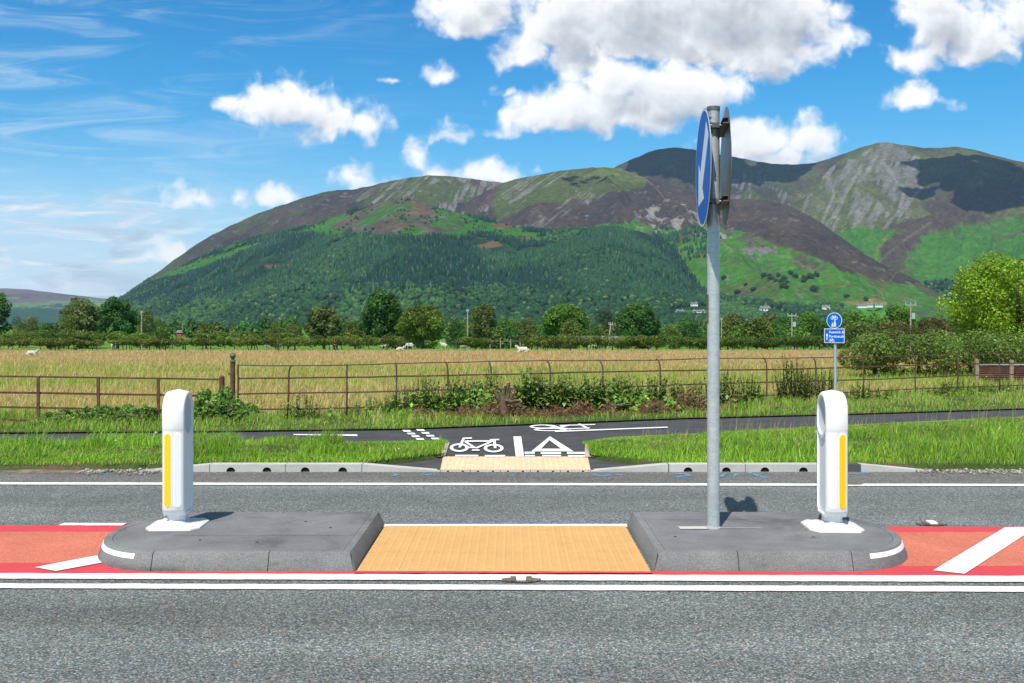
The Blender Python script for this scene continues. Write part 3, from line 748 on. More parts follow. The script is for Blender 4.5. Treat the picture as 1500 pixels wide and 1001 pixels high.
hh = (z1 - z0) / 2; flat('blue_face', [(-hw + .012, -hh + .012), (hw - .012, -hh + .012), (hw - .012, hh - .012), (-hw + .012, hh - .012)], .0045, .0055, M['sign_blue2'], pan)
txt('Keswick &', .076, 'lettering', M['sign_white'], pan, -.115, .052, .0065); txt('Portinscale', .076, 'lettering', M['sign_white'], pan, -.115, -.038, .0065)
flat('arrow', [(-.168, -.09), (-.150, -.09), (-.150, .0), (-.132, .0), (-.159, .055), (-.186, .0), (-.168, .0)], .006, .0068, M['sign_white'], pan)
mb = MB(); bike_parts(mb, -.055, -.095, .058, .006); mb.build('bicycle_symbol', M['sign_white'], pan)
hx_ = MB(); hx_.prism([(-.02, -.115), (.16, -.115), (.215, 0), (.16, .115), (-.02, .115)], 0, .004); hp = hx_.build('arrow_panel', M['galv_back'], cs)
plate_frame(hp, (.02, .04, (z0 + z1) / 2), Vector((.25, -.97, 0)))
for yy in (-.07, .07):
    mb = MB(); mb.box(-.03, .09, yy - .012, yy + .012, .005, .03); mb.build('channel', M['galv_dark'], hp)

# ================================================================ road studs
def stud(px, py, label, white=True, sc=1.0):
    x, y, _ = W(px, py); r = empty('road_stud', (x, y, .006)); tag(r, label, 'road stud', 'reflective studs let into the road')
    k = 20; mb = MB(); mb.prism([(.135 * sc * math.cos(2 * PI * i / k) * (1 + .06 * math.sin(i * 2.3)), .062 * sc * math.sin(2 * PI * i / k) * (1 + .12 * math.sin(i * 1.7))) for i in range(k)], 0, .006)
    mb.build('iron_bed', M['cast_iron'], r)
    if white:
        mb = MB(); mb.box(-.034, .034, -.05, .05, .006, .026); mb.build('reflector', M['white_refl'], r, bevel=.006)
        for s in (-1, 1): mb = MB(); mb.box(s * .055 - .018, s * .055 + .018, -.055, .055, .006, .014); mb.build('flange', M['cast_iron'], r)
stud(763.5, 851.3, 'white road stud in a rusty iron bed between the two nearest white lines'); stud(1365, 769, 'white road stud beside the top edge of the red surfacing, right of the islands')
stud(265, 708.6, 'worn rusty stud bed on the far edge line behind the left bollard', False, .8); stud(1250, 710.4, 'worn rusty stud bed on the far edge line behind the right bollard', False, .8)
# ================================================================ ground, verges, field
def zg(y):
    return -0.06 - 3.1 * sstep(68, 165, np.asarray(y, float))
def meadow_mat():
    m, t, b, co = new_mat('meadow_grass')
    a = t.noise(co, 0.012, 6, 0.6); f = t.noise(co, 0.35, 6, 0.7); g = t.noise(co, 9, 4, 0.7)
    c = t.ramp(a, [(0.35, (0.050, 0.150, 0.018)), (0.52, (0.085, 0.200, 0.025)), (0.66, (0.15, 0.20, 0.045))])
    c = t.mix(0.7, c, t.ramp(f, [(0.3, (0.75, 0.75, 0.75)), (0.7, (1.25, 1.25, 1.2))]), 'MULTIPLY')
    c = t.mix(0.5, c, t.ramp(g, [(0.3, (0.6, 0.6, 0.6)), (0.7, (1.35, 1.35, 1.3))]), 'MULTIPLY')
    setc(t, b, c, 0.95, 0, 0.1)
    return m
M['meadow'] = meadow_mat()
# the ground sheet, dipping gently beyond the hay field
gy = np.concatenate([[-400, -60, -8, 11.9, 30, 50], np.linspace(62, 180, 40), [300, 600, 1200, 3000, 12000]])
gx = np.array([-9000, -3000, -900, -300, -100, 0, 100, 300, 900, 3000, 9000.])
V = [(x, y, float(zg(y))) for y in gy for x in gx]; nx = len(gx)
ground.data = raw_mesh('ground', V, [(j * nx + i, j * nx + i + 1, (j + 1) * nx + i + 1, (j + 1) * nx + i) for j in range(len(gy) - 1) for i in range(nx - 1)], smooth=True)
ground.data.materials.append(M['meadow'])

def soil_mat(name, c0, c1, c2, sc):
    m, t, b, co = new_mat(name)
    a = t.noise(co, sc, 6, 0.65); g = t.noise(co, 30, 4, 0.7)
    c = t.ramp(a, [(0.35, c0), (0.5, c1), (0.65, c2)])
    c = t.mix(0.6, c, t.ramp(g, [(0.3, (0.55, 0.55, 0.55)), (0.7, (1.4, 1.4, 1.4))]), 'MULTIPLY')
    setc(t, b, c, 0.95, 0, 0.1); bump(t, b, g, 0.8, 0.02)
    return m
M['verge_soil'] = soil_mat('verge_soil', (0.035, 0.06, 0.015), (0.055, 0.085, 0.022), (0.11, 0.085, 0.05), 1.2)
M['field_soil'] = soil_mat('field_floor', (0.20, 0.185, 0.065), (0.27, 0.215, 0.085), (0.34, 0.24, 0.12), 0.35)

def interp_line(pts, z):
    w = sorted([W(*p, z)[:2] for p in pts]); xs = [p[0] for p in w]; ys = [p[1] for p in w]
    return lambda x: np.interp(x, xs, ys)
def verge(name, x0, x1, front, back, nx=160, ny=14):
    xs = np.linspace(x0, x1, nx); V = []
    for i, x in enumerate(xs):
        f, bk = float(front(x)), float(back(x)); V.append((x, f - .03, -.02))
        for j in range(ny - 2):
            s = j / (ny - 3); y = f + (bk - f) * s
            V.append((x, y, -.02 if i in (0, nx - 1) else vz(x, y, s)))
        V.append((x, bk + .02, -.02))
    Q = [(i * ny + j, (i + 1) * ny + j, (i + 1) * ny + j + 1, i * ny + j + 1) for i in range(nx - 1) for j in range(ny - 1)]
    return tag(link(name, raw_mesh(name, V, Q, smooth=True), M['verge_soil']), kind='structure')
def vz(x, y, s):
    return 0.085 - 0.045 * s + math.sin(PI * min(max(s, 0), 1)) * (0.05 + 0.05 * float(fbm(x * .9, y * .9, 3, 2)))
def lf(x):   # front of the left verge
    k = W(524, 680.4, .05), W(648.5, 668, .05)
    return np.where(x < kx(206), KERB_Y + .05 + .1 * fbm(np.asarray(x) * 2.2, np.asarray(x) * 0, 3, 4), np.where(x < k[0][0], KERB_Y + .165, np.interp(x, [k[0][0], k[1][0]], [KERB_Y + .165, k[1][1] + .03])))
lb = interp_line([(-700, 663), (-300, 655), (0, 651), (300, 649.2), (560, 648), (655, 648)], .05)
def rf(x):
    k = W(860.8, 669, .05), W(978, 680.4, .05)
    return np.where(x > kx(1364), KERB_Y + .05 + .1 * fbm(np.asarray(x) * 2.2, np.asarray(x) * 0, 3, 5), np.where(x > k[1][0], KERB_Y + .165, np.interp(x, [k[0][0], k[1][0]], [k[0][1] + .02, KERB_Y + .165])))
rb = interp_line([(862, 648.4), (881, 644), (905, 640.5), (1031, 635.4), (1240, 623.4), (1500, 611), (1800, 599.5), (2300, 587)], .05)
xl1, xr0 = W(649, 668, .05)[0] - .02, W(861, 668, .05)[0] + .03
verge_l = verge('left_verge', -24, xl1, lf, lb); verge_r = verge('right_verge', xr0, 24, rf, rb)
# bare gravelly ends where the kerb stops
for a, b in ((-24, kx(212)), (kx(1355), 24)):
    xs = np.linspace(a, b, 420); V = []
    for x in xs: e = min(1, min(abs(x - a), abs(x - b)) / .5); far_ = .16 * sstep(-5.6, -6.6, x) + .10 * sstep(8, 9.5, x); V += [(x, KERB_Y - .22 * e + far_ + .34 * float(fbm(x * 1.9, 0, 7, 6, .68)), .006), (x, KERB_Y + .14 + .24 * float(fbm(x * 3, 3, 5, 6)), .012 + .035 * e * float(fbm(x * 5, 9, 4, 6))), (x, KERB_Y + .6, .012 + .05 * e)]
    tag(link('dirt_edge', raw_mesh('dirt_edge', V, [(3 * i + k, 3 * i + 3 + k, 3 * i + 4 + k, 3 * i + 1 + k) for i in range(419) for k in (0, 1)]), M['dirt']), kind='structure')

gv = MB(); rr = random.Random(15)
for i in range(520):
    x = rr.uniform(kx(120), kx(235)) if i % 3 == 0 else rr.uniform(kx(1340), kx(1540)); s_ = rr.uniform(.006, .022); g_ = rr.uniform(.16, .42)
    gv.ball((x, KERB_Y + rr.gauss(-.02, .12), .012 + s_ * .4), s_, 5, 3, (rr.uniform(.8, 1.4), 1, rr.uniform(.5, .9)), c=(g_, g_ * .92, g_ * .82))
tag(gv.build('gravel', M['needle']), kind='stuff')['label'] = 'loose gravel where the kerb ends'
# strip between the path and the fence, then the hay field
fe = interp_line(farE, .05)
FEN = [(-700, 640), (-300, 632), (0, 626), (345, 619), (650, 613), (800, 609), (1000, 602), (1263, 588.5), (1500, 577), (1800, 566), (2300, 552)]
fl_ = interp_line([(a, b) for a, b in FEN], 0.0)
xs = np.linspace(-26, 30, 170); V = []
for x in xs:
    a, b = float(fe(x)), float(fl_(x)) + 1.2
    for j in range(8):
        s = j / 7; V.append((x, a + .02 + (b - a) * s, .04 - .035 * s + .05 * math.sin(PI * s) * float(fbm(x * 1.1, s * 3, 3, 3))))
fstrip = tag(link('fence_verge', raw_mesh('fence_verge', V, [(i * 8 + j, (i + 1) * 8 + j, (i + 1) * 8 + j + 1, i * 8 + j + 1) for i in range(169) for j in range(7)], smooth=True), M['verge_soil']), kind='structure')
xs = np.linspace(-120, 120, 90); V = []
for x in xs:
    a = float(fl_(np.clip(x, -26, 30))) + .9
    for j in range(24):
        s = (j / 23) ** 1.6; y = a + (67.5 - a) * s; V.append((x, y, -.02 + .10 * float(fbm(x * .12, y * .12, 3, 1)) * min(1, (y - a) * .2)))
field = tag(link('hay_field', raw_mesh('hay_field', V, [(i * 24 + j, (i + 1) * 24 + j, (i + 1) * 24 + j + 1, i * 24 + j + 1) for i in range(89) for j in range(23)], smooth=True), M['field_soil']), kind='structure')

# ---- grass
def blades(name, X, Y, Z, H, Wd, col, lean=0.5, seed=0, two=True, mat='grass', wind=(0.25, 0.1)):
    r = np.random.default_rng(seed); n = len(X)
    az = r.uniform(0, 2 * PI, n); ln = r.random(n) ** 1.2 * lean
    dx = np.cos(az) * ln + wind[0] * r.random(n); dy = np.sin(az) * ln + wind[1] * r.random(n)
    fa = r.uniform(0, PI, n); wx = np.cos(fa) * Wd / 2; wy = np.sin(fa) * Wd / 2 * .5
    B = np.stack([X, Y, Z], 1); sd = np.stack([wx, wy, np.zeros(n)], 1)
    mid = B + np.stack([dx * H * .35, dy * H * .35, H * .62], 1); tip = B + np.stack([dx * H, dy * H, H * (1 - .35 * np.minimum(1, ln))], 1)
    if two:
        V = np.stack([B - sd, B + sd, mid + sd * .75, mid - sd * .75, tip], 1).reshape(-1, 3); o = np.arange(n)[:, None] * 5
        Q = o + np.array([[0, 1, 2, 3]]); T = o + np.array([[3, 2, 4]]); k = 5
    else:
        V = np.stack([B - sd, B + sd, tip], 1).reshape(-1, 3); o = np.arange(n)[:, None] * 3; Q = None; T = o + np.array([[0, 1, 2]]); k = 3
    me = raw_mesh(name, V, Q, T, np.repeat(col, k, axis=0))
    return tag(link(name, me, M[mat]), kind='stuff')
def pal(n, cols, r, jit=.22):
    cols = np.array(cols, float); i = r.integers(0, len(cols), n); f = r.random((n, 1))
    c = cols[i] * f + cols[r.integers(0, len(cols), n)] * (1 - f)
    return np.clip(c * (1 + jit * r.standard_normal((n, 1))), .004, .9)
GREENS = [(.17, .36, .026), (.24, .43, .036), (.115, .26, .022), (.33, .46, .06)]
STRAW = [(.40, .33, .13), (.32, .30, .10), (.45, .36, .19)]
def verge_grass(name, x0, x1, front, back, n, seed, label, hmax, back_cut):
    r = np.random.default_rng(seed); X = r.uniform(x0, x1, n); s = r.random(n)
    f = front(X); b = back(X); Y = f - .02 + (b - f) * s
    cl = fbm(X * 1.3, Y * 1.6, 4, seed); cl2 = fbm(X * 4, Y * 4, 3, seed + 1)
    edge = np.minimum(1, np.minimum(s * (b - f) / .35, (1 - s) * (b - f) / .3))
    sh_ = r.random(n) < .16; s = np.where(sh_, s * .22, s); Y = f - .02 + (b - f) * s
    keep = (b - f > .12) & (r.random(n) < .35 + .65 * sstep(.35, .55, cl2) + .2) & (r.random(n) < .3 + .7 * edge)
    low = (r.random(n) < .24) | sh_; keep |= low & (b - f > .08); X, Y, s, cl, cl2, edge, low = [a[keep] for a in (X, Y, s, cl, cl2, edge, low)]; n = len(X); bc = np.where(X < -2.4, back_cut, np.where(X > 2.9, back_cut, .96))
    Z = .085 - .045 * s + np.sin(PI * s) * .06 - .01
    tf = fbm(X * 6.5, Y * 6.5, 2, seed + 3)
    H = (.045 + hmax * sstep(.3, .68, cl) * (.35 + .65 * edge) * (.55 + .9 * sstep(.4, .62, tf)) * (1 - bc * sstep(.3 - .35 * (abs(X) < 2.4), .9 - .4 * (abs(X) < 2.4), s))) * r.uniform(.6, 1.3, n); H = np.where(low, r.uniform(.03, .085, n) * np.where((abs(X) < 2.4) & (s > .3), .6, 1), H)
    col = pal(n, GREENS, r) * (.62 + .76 * fbm(X * .8 + 7, Y * 1.4, 4, seed + 2))[:, None]; dry = r.random(n) < .05 + .12 * sstep(.5, .3, cl)
    col[dry] = pal(dry.sum(), STRAW, r)
    o = blades(name, X, Y, Z, H, r.uniform(.005, .011, n), col, .95, seed); o['label'] = label
    return X, Y, Z, H
gl = verge_grass('verge_grass', -13, xl1, lf, lb, 125000, 21, 'lush green grass on the verge left of the crossing', .185, .45)
gr_ = verge_grass('verge_grass', xr0, 14, rf, rb, 140000, 22, 'lush green grass on the verge right of the crossing', .14, .80)
# seed stalks standing out of the right verge
r = np.random.default_rng(5); n = 420; X = r.uniform(1.9, 9, n); b = rb(X); f = rf(X); s = r.uniform(.45, .97, n)
blades('grass_stalks', X, f + (b - f) * s, np.full(n, .06), r.uniform(.14, .34, n), r.uniform(.005, .008, n), pal(n, STRAW, r), .4, 6)['label'] = 'pale seeding grass stalks along the path edge'
# small white clover heads
fl = MB(); r = random.Random(4)
for i in range(150):
    X_, Y_, Z_, H_ = (gl, gr_)[i % 3 == 0]; q = r.randrange(len(X_))
    if H_[q] < .12: continue
    fl.ball((X_[q], Y_[q], Z_[q] + H_[q] * .8), r.uniform(.012, .02), 6, 4, c=(.62, .6, .5))
tag(fl.build('clover_flowers', M['leaf']), kind='stuff')['label'] = 'small white clover heads in the verge grass'
# strip by the fence
n = 60000; r = np.random.default_rng(31); X = r.uniform(-14, 17, n); a = fe(X); b = fl_(X) + .9; s = r.random(n); Y = a + .04 + (b - a) * s
cl = fbm(X * 1.1, Y * 1.5, 4, 5); bare = np.exp(-((X - 1.5) / 2.4) ** 2)
keep = (r.random(n) < 1.05 - .85 * bare); X, Y, s, cl = X[keep], Y[keep], s[keep], cl[keep]; n = len(X)
col = pal(n, GREENS + [(.32, .40, .08)], r); dry = r.random(n) < .12 + .25 * s; col[dry] = pal(dry.sum(), STRAW, r)
blades('fence_grass', X, Y, np.full(n, .01), (.06 + .26 * sstep(.3, .7, cl) * (.4 + .6 * s)) * r.uniform(.6, 1.3, n), r.uniform(.008, .016, n), col, .7, 32)['label'] = 'rough green grass at the foot of the fence'
# the field: greener near and in a band, tan seed heads farther out
def field_blades(name, n, p0, p1, hmin, hmax, wmin, wmax, seed, label, two):
    r = np.random.default_rng(seed); py = r.uniform(p0, p1, n); Y = F * EYE / (py - HOR); X = r.uniform(-.62, .62, n) * Y
    k = Y > fl_(np.clip(X, -26, 30)) + .6; X, Y, py = X[k], Y[k], py[k]; n = len(X)
    P = 1.5 * (fbm(X * .10, Y * .32, 5, seed) - .5); P2 = fbm(X * .6, Y * .6, 3, seed + 2)
    tan = sstep(541, 524, py + P * 26)
    grn = np.exp(-((py - 563 - P * 12) / 8.5) ** 2) * 1.0 + .6 * np.exp(-((py - 545 + P * 10) / 7) ** 2)
    u = r.random((n, 1))
    ct = pal(n, [(.52, .335, .17), (.60, .41, .22), (.45, .29, .145), (.56, .40, .19)], r, .2)
    cy = pal(n, [(.50, .37, .165), (.40, .35, .12), (.57, .43, .23), (.32, .33, .09)], r, .2)
    cg = pal(n, [(.19, .34, .03), (.24, .38, .04), (.32, .39, .07)], r, .2)
    c = np.where(u < tan[:, None], ct, cy); g = r.random(n) < np.clip(grn + (P2 - .5) * .5, 0, 1); c[g] = cg[g]
    H = r.uniform(hmin, hmax, n) * (.65 + .7 * P2) * np.where(g, .8, 1.0); H *= np.clip((Y - 10) / 12, .5, 1) * np.where(Y > 45, .75, 1)
    o = blades(name, X, Y, np.full(n, .0), H, r.uniform(wmin, wmax, n), c, .8, seed + 3, two); o['label'] = label
field_blades('field_grass', 70000, 543, 612, .16, .36, .010, .020, 41, 'yellowing hay grass of the near field', True)
field_blades('field_grass', 75000, 513.6, 546, .16, .30, .025, .055, 42, 'tan seeding hay grass of the far half of the field', False)
fl = MB(); r = random.Random(8)
for i in range(80):
    py = r.uniform(548, 605); Y = F * EYE / (py - HOR); x = r.uniform(-.54, .54) * Y
    if Y > fl_(x) + 1: fl.ball((x, Y, r.uniform(.2, .34)), .018, 6, 4, c=(.75, .50, .02))
tag(fl.build('buttercups', M['leaf']), kind='stuff')['label'] = 'scattered yellow buttercups in the field'

# ================================================================ fences
def rail_line(mb, pts, w, h):
    for a, b in zip(pts[:-1], pts[1:]):
        a, b = Vector(a), Vector(b); d = (b - a).normalized(); n = Vector((-d.y, d.x, 0)).normalized() * w / 2; u = Vector((0, 0, h / 2))
        V = [p + s1 * n + s2 * u for p in (a, b) for s1, s2 in ((-1, -1), (1, -1), (1, 1), (-1, 1))]
        mb.add(V, [(0, 1, 5, 4), (1, 2, 6, 5), (2, 3, 7, 6), (3, 0, 4, 7), (3, 2, 1, 0), (4, 5, 6, 7)])
def fy(px):   # depth of the fence line along a sight line
    py = np.interp(px, [p[0] for p in FEN], [p[1] for p in FEN]); return float(F * EYE / (py - HOR))
r = random.Random(12)
lf_root = empty('rail_fence', at(144, fy(144))); tag(lf_root, 'low straight rusty rail fence left of the ball-topped post', 'fence')
def loc(o, p): return tuple(Vector(p) - o.location)
posts = [-296, -208, -120, -32, 56, 144, 232]
for q in posts:
    y = fy(q); x = at(q, y)[0]; t = zat(np.interp(q, [0, 330], [550, 554.5]), y); w = .026
    mb = MB(); mb.box(x - w, x + w, y - .012, y + .012, -.1, t); mb.build('post', M['rust'], lf_root, loc(lf_root, (0, 0, 0)), bevel=.004, seg=1)
for p0, p1, hh in ((551.8, 556, .030), (575.2, 580.6, .036), (596.5, 603, .034), (615.5, 620, .034)):
    pts = []
    for q in posts[:] + [325]:
        y = fy(q) + .018; pts.append((at(q, y)[0], y, zat(p0 + (p1 - p0) * q / 330 + r.uniform(-.35, .35), y)))
    mb = MB(); rail_line(mb, pts, .012, hh); mb.build('rail', M['rust'], lf_root, loc(lf_root, (0, 0, 0)))
# stub and ball posts
y = fy(325) - .05; x = at(325, y)[0]; o = empty('gate_stop', (x, y, 0)); tag(o, 'short thick rusty tube post beside the ball-topped gatepost', 'post')
mb = MB(); mb.tube([(0, 0, -.1), (0, 0, zat(553, y))], .047, 14); mb.build('tube', M['rust'], o, smooth='auto'); mb = MB(); mb.tube([(0, 0, zat(553, y)), (0, 0, zat(550.5, y))], [.052, .03], 14); mb.build('cap', M['rust'], o, smooth='auto')
y = fy(341); x = at(341, y)[0]; o = empty('gatepost', (x, y, 0)); tag(o, 'tall rusty gatepost crowned by a green ball finial', 'post')
zt = zat(530, y); mb = MB(); mb.tube([(0, 0, -.1), (0, 0, zt)], .042, 14); mb.build('shaft', M['rust'], o, smooth='auto')
mb = MB(); mb.tube([(0, 0, zt), (0, 0, zt + .03)], [.055, .05], 14); mb.tube([(0, 0, zt + .03), (0, 0, zt + .06)], [.025, .03], 14); mb.build('collar', M['green_iron'], o, smooth='auto')
mb = MB(); mb.ball((0, 0, zt + .105), .055, 16, 10); mb.build('ball_finial', M['green_iron'], o, smooth=True)
for zz in (.35, .62): mb = MB(); mb.box(-.075, -.03, -.02, .02, zz * zt / .8, zz * zt / .8 + .05); mb.build('hinge', M['rust'], o)
# estate fence with hooked uprights
rf_root = empty('estate_fence', at(806, fy(806))); tag(rf_root, 'long rusty estate fence with hooked uprights right of the ball-topped post', 'fence')
posts = [(349, 534.5, 0), (423, 535.5, -5), (508, 533.5, -1), (581, 531.5, 2), (656, 530, 4), (719.5, 528.8, 5), (806, 528.3, 6), (883, 527.5, 7), (967, 526.3, 6), (1046, 525, 6), (1123, 524.4, 6), (1195, 523.6, 6), (1265, 522.6, 7), (1341, 520.6, 7), (1403, 519.2, 7), (1464, 518.4, 8), (1530, 517.4, 8), (1600, 516.6, 8), (1672, 516, 8), (1745, 515.4, 8)]
for i, (q, pt, hook) in enumerate(posts):
    y = fy(q); x = at(q, y)[0]; top = zat(pt, y); k = y / F
    P = [(x - (3 if i == 1 else 0) * k, y, -.08), (x + r.uniform(-.5, .5) * k, y, top * .5), (x, y, top * .80)]
    for a in (25, 50, 75, 95): P.append((x - hook * k * (1 - math.cos(math.radians(a))), y - .01, top * .80 + (top * .2) * math.sin(math.radians(a))))
    mb = MB(); mb.tube(P, [.017] * 3 + [.016] * 4, 7); mb.build('upright', M['rust_green' if i > 1 else 'rust'], rf_root, loc(rf_root, (0, 0, 0)), smooth=True)
for lev, hh in ((1.0, .020), (.775, .029), (.50, .029), (.235, .028), (.03, .025)):
    pts = []
    for q, pt, hook in posts:
        y = fy(q) + .026; top = zat(pt, y); x = at(q - (hook if lev == 1 else 0), y)[0]; pts.append((x, y, top * lev + r.uniform(-.012, .012) - .01))
    if lev < .1: pts = pts[4:10]
    dense = [pts[0]]
    for a, b in zip(pts[:-1], pts[1:]): dense += [tuple((Vector(a) + Vector(b)) / 2 + Vector((0, 0, r.uniform(-.008, .004)))), b]
    mb = MB(); rail_line(mb, dense, .014, hh); mb.build('rail', M['rust'] if lev in (.775, .235) else M['rust_green'], rf_root, loc(rf_root, (0, 0, 0)))
# corrugated panel on wooden posts behind the fence
y = 29.5; o = empty('sheet_barrier', at(1470, y)); tag(o, 'rusty corrugated sheet barrier on wooden posts at the right edge', 'barrier')
z0, z1 = zat(560, y), zat(536, y); x0, x1 = at(1430, y)[0], at(1580, y)[0]
V = []; nn = 60
for i in range(nn + 1):
    z = z0 + (z1 - z0) * i / nn; d = .018 * math.sin(i / nn * 8 * 2 * PI); V += [(x0, y + d, z), (x1, y + d, z)]
mb = MB(); mb.add(V, [(2 * i, 2 * i + 1, 2 * i + 3, 2 * i + 2) for i in range(nn)]); s = mb.build('corrugated_sheet', M['rust'], o, loc(o, (0, 0, 0)), smooth=True)
mb = MB(); mb.box(x0, x1, y - .03, y + .03, z1 + .02, z1 + .05); mb.build('top_rail', M['galv'], o, loc(o, (0, 0, 0)))
for q, t in ((1429, 526.5), (1479.5, 527.5), (1530, 527)):
    x = at(q, y)[0]; mb = MB(); mb.box(x - .05, x + .05, y - .13, y - .035, -.1, zat(t, y)); mb.build('post', M['old_wood'], o, loc(o, (0, 0, 0)), bevel=.006, seg=1)

# ================================================================ foliage
def leafcloud(lobes, n, size, seed, cols, up=0.25, inner=.25, jit=.55, aspect=.7, lobevar=.22):
    r = np.random.default_rng(seed); L = np.array(lobes, float); a = (L[:, 3] * L[:, 4] + L[:, 3] * L[:, 5] + L[:, 4] * L[:, 5]); k = r.choice(len(L), n, p=a / a.sum())
    d = r.standard_normal((n, 3)); d /= np.linalg.norm(d, axis=1, keepdims=True)
    rad = np.where(r.random(n) < inner, r.uniform(.3, .85, n), r.uniform(.84, 1.06, n))[:, None]
    P = L[k, :3] + d * L[k, 3:6] * rad
    nrm = d / L[k, 3:6] * L[k, 3:6].mean(1, keepdims=True) + jit * r.standard_normal((n, 3)) + np.array([0, 0, up]); nrm /= np.linalg.norm(nrm, axis=1, keepdims=True)
    t = np.cross(nrm, r.standard_normal((n, 3))); t /= np.linalg.norm(t, axis=1, keepdims=True); b = np.cross(nrm, t)
    s = size * r.uniform(.6, 1.35, n)[:, None]; t = t * s / 2; b = b * s / 2 * aspect
    V = np.stack([P - t, P - b * .9 + t * .1, P + t, P + b * .9 - t * .1], 1).reshape(-1, 3)
    Q = np.arange(n)[:, None] * 4 + np.array([[0, 1, 2, 3]])
    lv = 1 + lobevar * r.standard_normal(len(L)); c = 1.18 * pal(n, cols, r, .18) * np.clip(lv[k], .55, 1.5)[:, None]
    return V, Q, np.clip(np.repeat(c, 4, axis=0), .003, .8)
def crown_lobes(R, H, base, seed, n=14, squash=1.0, lr=(.30, .46), taper=.25):
    r = random.Random(seed); c = base + (H - base) / 2; hz = (H - base) / 2
    L = [(0, 0, c - .05 * hz, R * .62, R * .62, hz * .66)]
    for i in range(n):
        th = 2 * PI * (i * .618 + r.uniform(-.08, .08)); v = -0.9 + 1.85 * (i + .5) / n
        q = math.sqrt(max(0.05, 1 - v * v)) * (1 - taper * max(0, v)); s = r.uniform(*lr) * R
        k = r.uniform(.62, .76)
        L.append((math.cos(th) * q * R * k, math.sin(th) * q * R * k, c + v * hz * k, s, s, s * squash * min(1, hz / R + .1)))
    return L
PAL = {'dark': [(.026, .075, .012), (.038, .098, .016), (.055, .12, .02), (.034, .085, .02)],
       'deep': [(.028, .088, .018), (.040, .112, .022), (.055, .13, .026)],
       'bright': [(.075, .155, .014), (.055, .125, .013), (.10, .18, .02)],
       'olive': [(.085, .115, .022), (.11, .14, .032), (.068, .10, .02), (.125, .145, .04)],
       'willow': [(.095, .125, .035), (.12, .145, .045), (.075, .105, .028)],
       'brown': [(.085, .075, .024), (.11, .088, .03), (.065, .075, .02)],
       'hawthorn': [(.075, .125, .018), (.10, .145, .022), (.125, .15, .03), (.055, .095, .015)],
       'pine': [(.030, .058, .020), (.042, .068, .026), (.025, .048, .018)],
       'lime': [(.13, .235, .014), (.17, .28, .018), (.095, .185, .014), (.23, .30, .028)],
       'hedge': [(.085, .125, .020), (.11, .145, .028), (.125, .13, .036), (.062, .10, .016)],
       'bramble': [(.075, .17, .028), (.11, .215, .04), (.15, .25, .055), (.12, .12, .045)],
       'nettle': [(.11, .21, .035), (.16, .28, .05), (.23, .34, .075), (.18, .22, .06)]}
def limbs(mb, R, H, base, tr, seed):
    r = random.Random(seed); mb.tube([(0, 0, -.3), (r.uniform(-.1, .1), 0, base * .6), (r.uniform(-.2, .2), r.uniform(-.2, .2), base + (H - base) * .35), (0, 0, base + (H - base) * .75)], [tr * 1.25, tr, tr * .7, tr * .2], 8)
    for i in range(6):
        a = 2 * PI * i / 6 + r.uniform(-.4, .4); z0 = base + (H - base) * r.uniform(.05, .4)
        mb.tube([(0, 0, z0), (math.cos(a) * R * .35, math.sin(a) * R * .35, z0 + (H - base) * .16), (math.cos(a) * R * .72, math.sin(a) * R * .72, z0 + (H - base) * .3)], [tr * .5, tr * .35, tr * .1], 6)
def tree(px, hw, top, d, kind, label, seed, name='tree', cat='tree', group='trees beyond the hedge', n=4200, leaf=None, basef=.03, nl=15, squash=.95, lr=(.30, .46), taper=.25, jit=.55, inner=.25, botpx=None):
    zb = float(zg(d)); x = at(px, d)[0]; H = zat(top, d) - zb; R = hw / F * d
    o = empty(name, (x, d, zb)); tag(o, label, cat, group)
    base = H * basef; L = crown_lobes(R, H, base, seed, nl, squash, lr, taper)
    leaf = leaf or R * .13
    V, Q, C = leafcloud(L, n, leaf, seed, PAL[kind], jit=jit, inner=inner)
    link('crown', raw_mesh('crown', V, Q, None, C), M['leaf'], o)
    mb = MB(); limbs(mb, R, H, max(base, H * .12), max(.12, R * .07), seed); mb.build('trunk', M['bark'], o, smooth=True)
    return o
T = tree
T(-8, 26, 408, 150, 'dark', 'dark tall tree cut by the left edge of the photo', 1, n=5200, nl=20, lr=(.2, .36))
T(28, 14, 462, 210, 'olive', 'low bushy tree just right of the tree at the left edge', 2, n=2200)
T(47, 13, 458, 240, 'olive', 'small yellowish tree left of the broad pale willow', 3, n=2200)
T(70, 20, 470, 190, 'dark', 'dark low tree at the left foot of the broad pale willow', 4, n=2200)
T(118, 36, 432, 205, 'willow', 'broad pale willow left of the big deep green tree', 5, n=6500, leaf=.55, nl=26, lr=(.2, .34))
T(101, 16, 455, 185, 'olive', 'olive bush in front of the broad pale willow', 43, n=2200)
T(172, 33, 428, 185, 'deep', 'big deep green tree beside the pale willow on the left', 6, n=7500, leaf=.5, nl=26, lr=(.2, .33), taper=.05)
T(215, 15, 446, 200, 'olive', 'slim olive tree behind the leftmost utility pole', 7, n=2600, basef=.2, nl=12)
T(233, 13, 462, 215, 'dark', 'low dark tree right of the leftmost utility pole', 8, n=2000)
T(302, 18, 469, 205, 'hawthorn', 'brownish rounded bush beside the red shed', 9, n=2600)
T(404, 17, 470, 190, 'hawthorn', 'rounded yellow green bush left of the grey willow', 10, n=2400)
T(432, 15, 470, 200, 'olive', 'small olive bush touching the grey willow', 11, n=2200)
T(474, 27, 440, 180, 'willow', 'domed grey green willow left of the tallest dark tree', 12, n=5500, leaf=.5, nl=24, lr=(.2, .34), taper=.0, basef=.05)
T(520, 19, 466, 175, 'olive', 'low olive thicket between the grey willow and the tallest dark tree', 13, n=2600)
